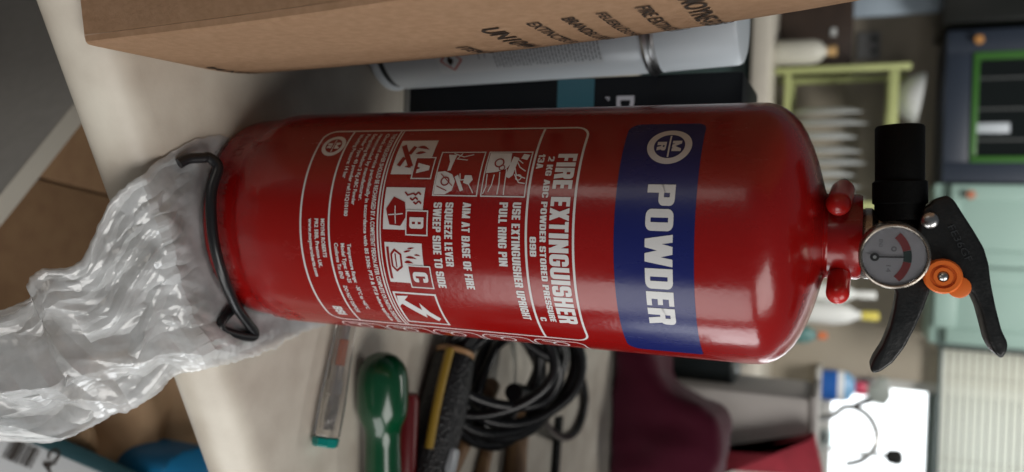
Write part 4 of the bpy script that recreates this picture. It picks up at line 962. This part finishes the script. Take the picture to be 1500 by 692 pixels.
for i in range(17):
    z = bz0+.02+pitch*i
    if sme is None:
        bm = bmesh.new(); rows = []
        for j in range(7):
            t = j/6-.5; w_ = t*.0235; hgt = .0022*(1-4*t*t); ang = math.radians(66)
            yy = w_*math.cos(ang)-hgt*math.sin(ang); zz = w_*math.sin(ang)+hgt*math.cos(ang)
            rows.append([bm.verts.new((-SW/2, yy, zz)), bm.verts.new((SW/2, yy, zz))])
        for a, b2 in zip(rows, rows[1:]): bm.faces.new((a[0], a[1], b2[1], b2[0]))
        o = finish('slat', bm, SLM, bl, 60); sme = o.data
    else:
        o = bpy.data.objects.new('slat', sme); COL.objects.link(o); o.parent = bl
    o.location = (bx0+SW/2+.002, YB, z); o.rotation_euler = (0, math.radians(.0), 0)
finish('bottom_rail', box((bx0+SW/2, YB, bz0+.002), (SW, .026, .014), .003), FRM, bl, 35)
for q in (.10, .42, .74): finish('ladder_cord', box((bx0+q, YB-.0145, bz0+.24), (.004, .0014, .47)), mat('cord_white', (.55, .56, .5), .8), bl, 0)
finish('blind_edge', box((bx0-.012, YB, bz0+.23), (.018, .03, .49), .003), FRM, bl, 35)
reparent(bl)
tp = thing('kitchen_tap', 'chrome swan neck tap standing in front of the window', 'tap', (py(1206, 612, 2.98).x, 2.98, WT))
a = py(1206, 612, 2.98); Pp = [Vector((a.x, 2.98, WT+.001)), a, py(1240, 596, 2.98), py(1268, 606, 2.97), py(1283, 630, 2.95), py(1282, 655, 2.93), py(1262, 674, 2.92), py(1238, 680, 2.92)]
finish('tap_spout', tube(catmull(Pp, 8), .012, 14), STEEL, tp, 60); finish('tap_base', lathe([(.026, .0005), (.026, .03), (.018, .045), (.013, .05)], 24, Matrix.Translation((a.x, 2.98, WT))), STEEL, tp); reparent(tp)
a, c = py(1206, 656, 2.9), py(1326, 672, 2.9); ds = thing('dish_brush', 'dish brush with black head standing by the tap', 'brush', (a.x, 2.9, WT))
finish('brush_handle', tube([Vector((a.x, 2.9, WT+.001)), a, a.lerp(c, .8)], .008, 10), mat('grey_handle', (.4, .42, .42), .4), ds, 60)
u_ = (c-a).normalized(); finish('brush_head', lathe([(.012, 0), (.026, .01), (.03, .045), (.018, .06), (0, .062)], 20, axis_matrix(a.lerp(c, .76), u_)), mat('black_bristle', (.008, .01, .01), .7), ds); reparent(ds)
YS = WY-.05
sa, sc = py(1206, 541, YS), py(1250, 591, YS); xm = (sa.x+sc.x)/2; wd = sc.x-sa.x; hb = sc.z-zs
sp = thing('spray_bottle', 'blue and white trigger spray bottle with red neck on the window sill', 'bottle', (xm, YS, zs))
SM = Matrix.Translation((xm, YS, zs)) @ Matrix.Diagonal((1, .55, 1, 1))
finish('bottle_body', lathe([(wd*.44, .0006), (wd*.5, .008), (wd*.5, hb*.5)], 32, SM), mat('blue_bottle', (.02, .12, .45), .3), sp, 50)
finish('body_band', lathe([(wd*.501, hb*.5), (wd*.5, hb*.66), (wd*.49, hb*.70)], 32, SM), mat('white_band', (.8, .82, .84), .35), sp, 50)
finish('bottle_shoulder', lathe([(wd*.49, hb*.70), (wd*.42, hb*.88), (wd*.2, hb*1.0), (wd*.16, hb*1.05)], 32, SM), mat('light_blue_plastic', (.2, .42, .68), .35), sp, 50)
finish('neck_collar', lathe([(wd*.2, hb*1.04), (wd*.22, hb*1.07), (wd*.22, hb*1.38), (wd*.14, hb*1.42)], 24, SM), mat('pink_red_plastic', (.55, .06, .12), .35), sp, 50)
tz = zs+hb*1.40
finish('trigger_head', extrude_poly([Vector((xm+a*wd, YS-.016, tz+b*hb)) for a, b in ((-.42, .30), (-.40, .62), (.15, .72), (.45, .55), (.42, .2), (.2, 0), (-.15, 0), (-.15, .22))], (0, .032, 0), .004), mat('grey_bottle', (.30, .33, .31), .35), sp, 35)
finish('trigger', extrude_poly([Vector((xm+a*wd, YS-.008, tz+b*hb)) for a, b in ((.22, .05), (.42, .18), (.60, -.30), (.50, -.42))], (0, .016, 0), .003), mat('black_cap', (.01, .01, .012), .4), sp, 35)
reparent(sp)
ga = py(1207, 640, YS); gj = thing('glass_jar', 'small clear glass jar on the window sill beside the tap', 'jar', (ga.x, YS, zs))
finish('jar_glass', lathe([(.030, .0008), (.034, .004), (.034, .075), (.028, .088), (.028, .098), (.0255, .098), (.0255, .086), (.031, .073), (.031, .006), (0, .005)], 32, Matrix.Translation((ga.x, YS, zs))), mat('clear_glass', (.9, .95, .95), .03, trans=1), gj); reparent(gj)

shade_bx = thing('shade_box', 'dark box added out of view to shade the tools', 'shade box', (.36, .28, 0))  # unseen box, added to throw shade over the tools and nearby table
finish('box_body', box((.36, .28, .0756), (.15, .48, .15), .006), mat('shade_box_plastic', (.012, .014, .018), .45), shade_bx, 35)
finish('box_lid', box((.36, .28, .168), (.156, .486, .034), .008), mat('shade_box_lid', (.02, .022, .026), .45), shade_bx, 35)
finish('box_handle', tube(catmull([(.36, .22, .180), (.36, .22, .205), (.36, .23, .212), (.36, .33, .212), (.36, .34, .205), (.36, .34, .180)], 5), .006, 10), BLACKR, shade_bx, 60); reparent(shade_bx)
aw = thing('blocker', 'dark awning added outside the window to darken the blind gaps', 'blocker', (wx0+.8, WY+.45, .66))  # sheet added to block the sky behind the upper slats
finish('blocker_sheet', box((wx0+.8, WY+.50, 1.07), (2.4, .03, .76), .004), mat('dark_blocker', (.03, .045, .04), .7), aw, 35)
finish('blocker_rail', box((wx0+.8, WY+.50, .675), (2.4, .05, .03), .004), mat('dark_blocker_rail', (.05, .06, .058), .5), aw, 35); reparent(aw)
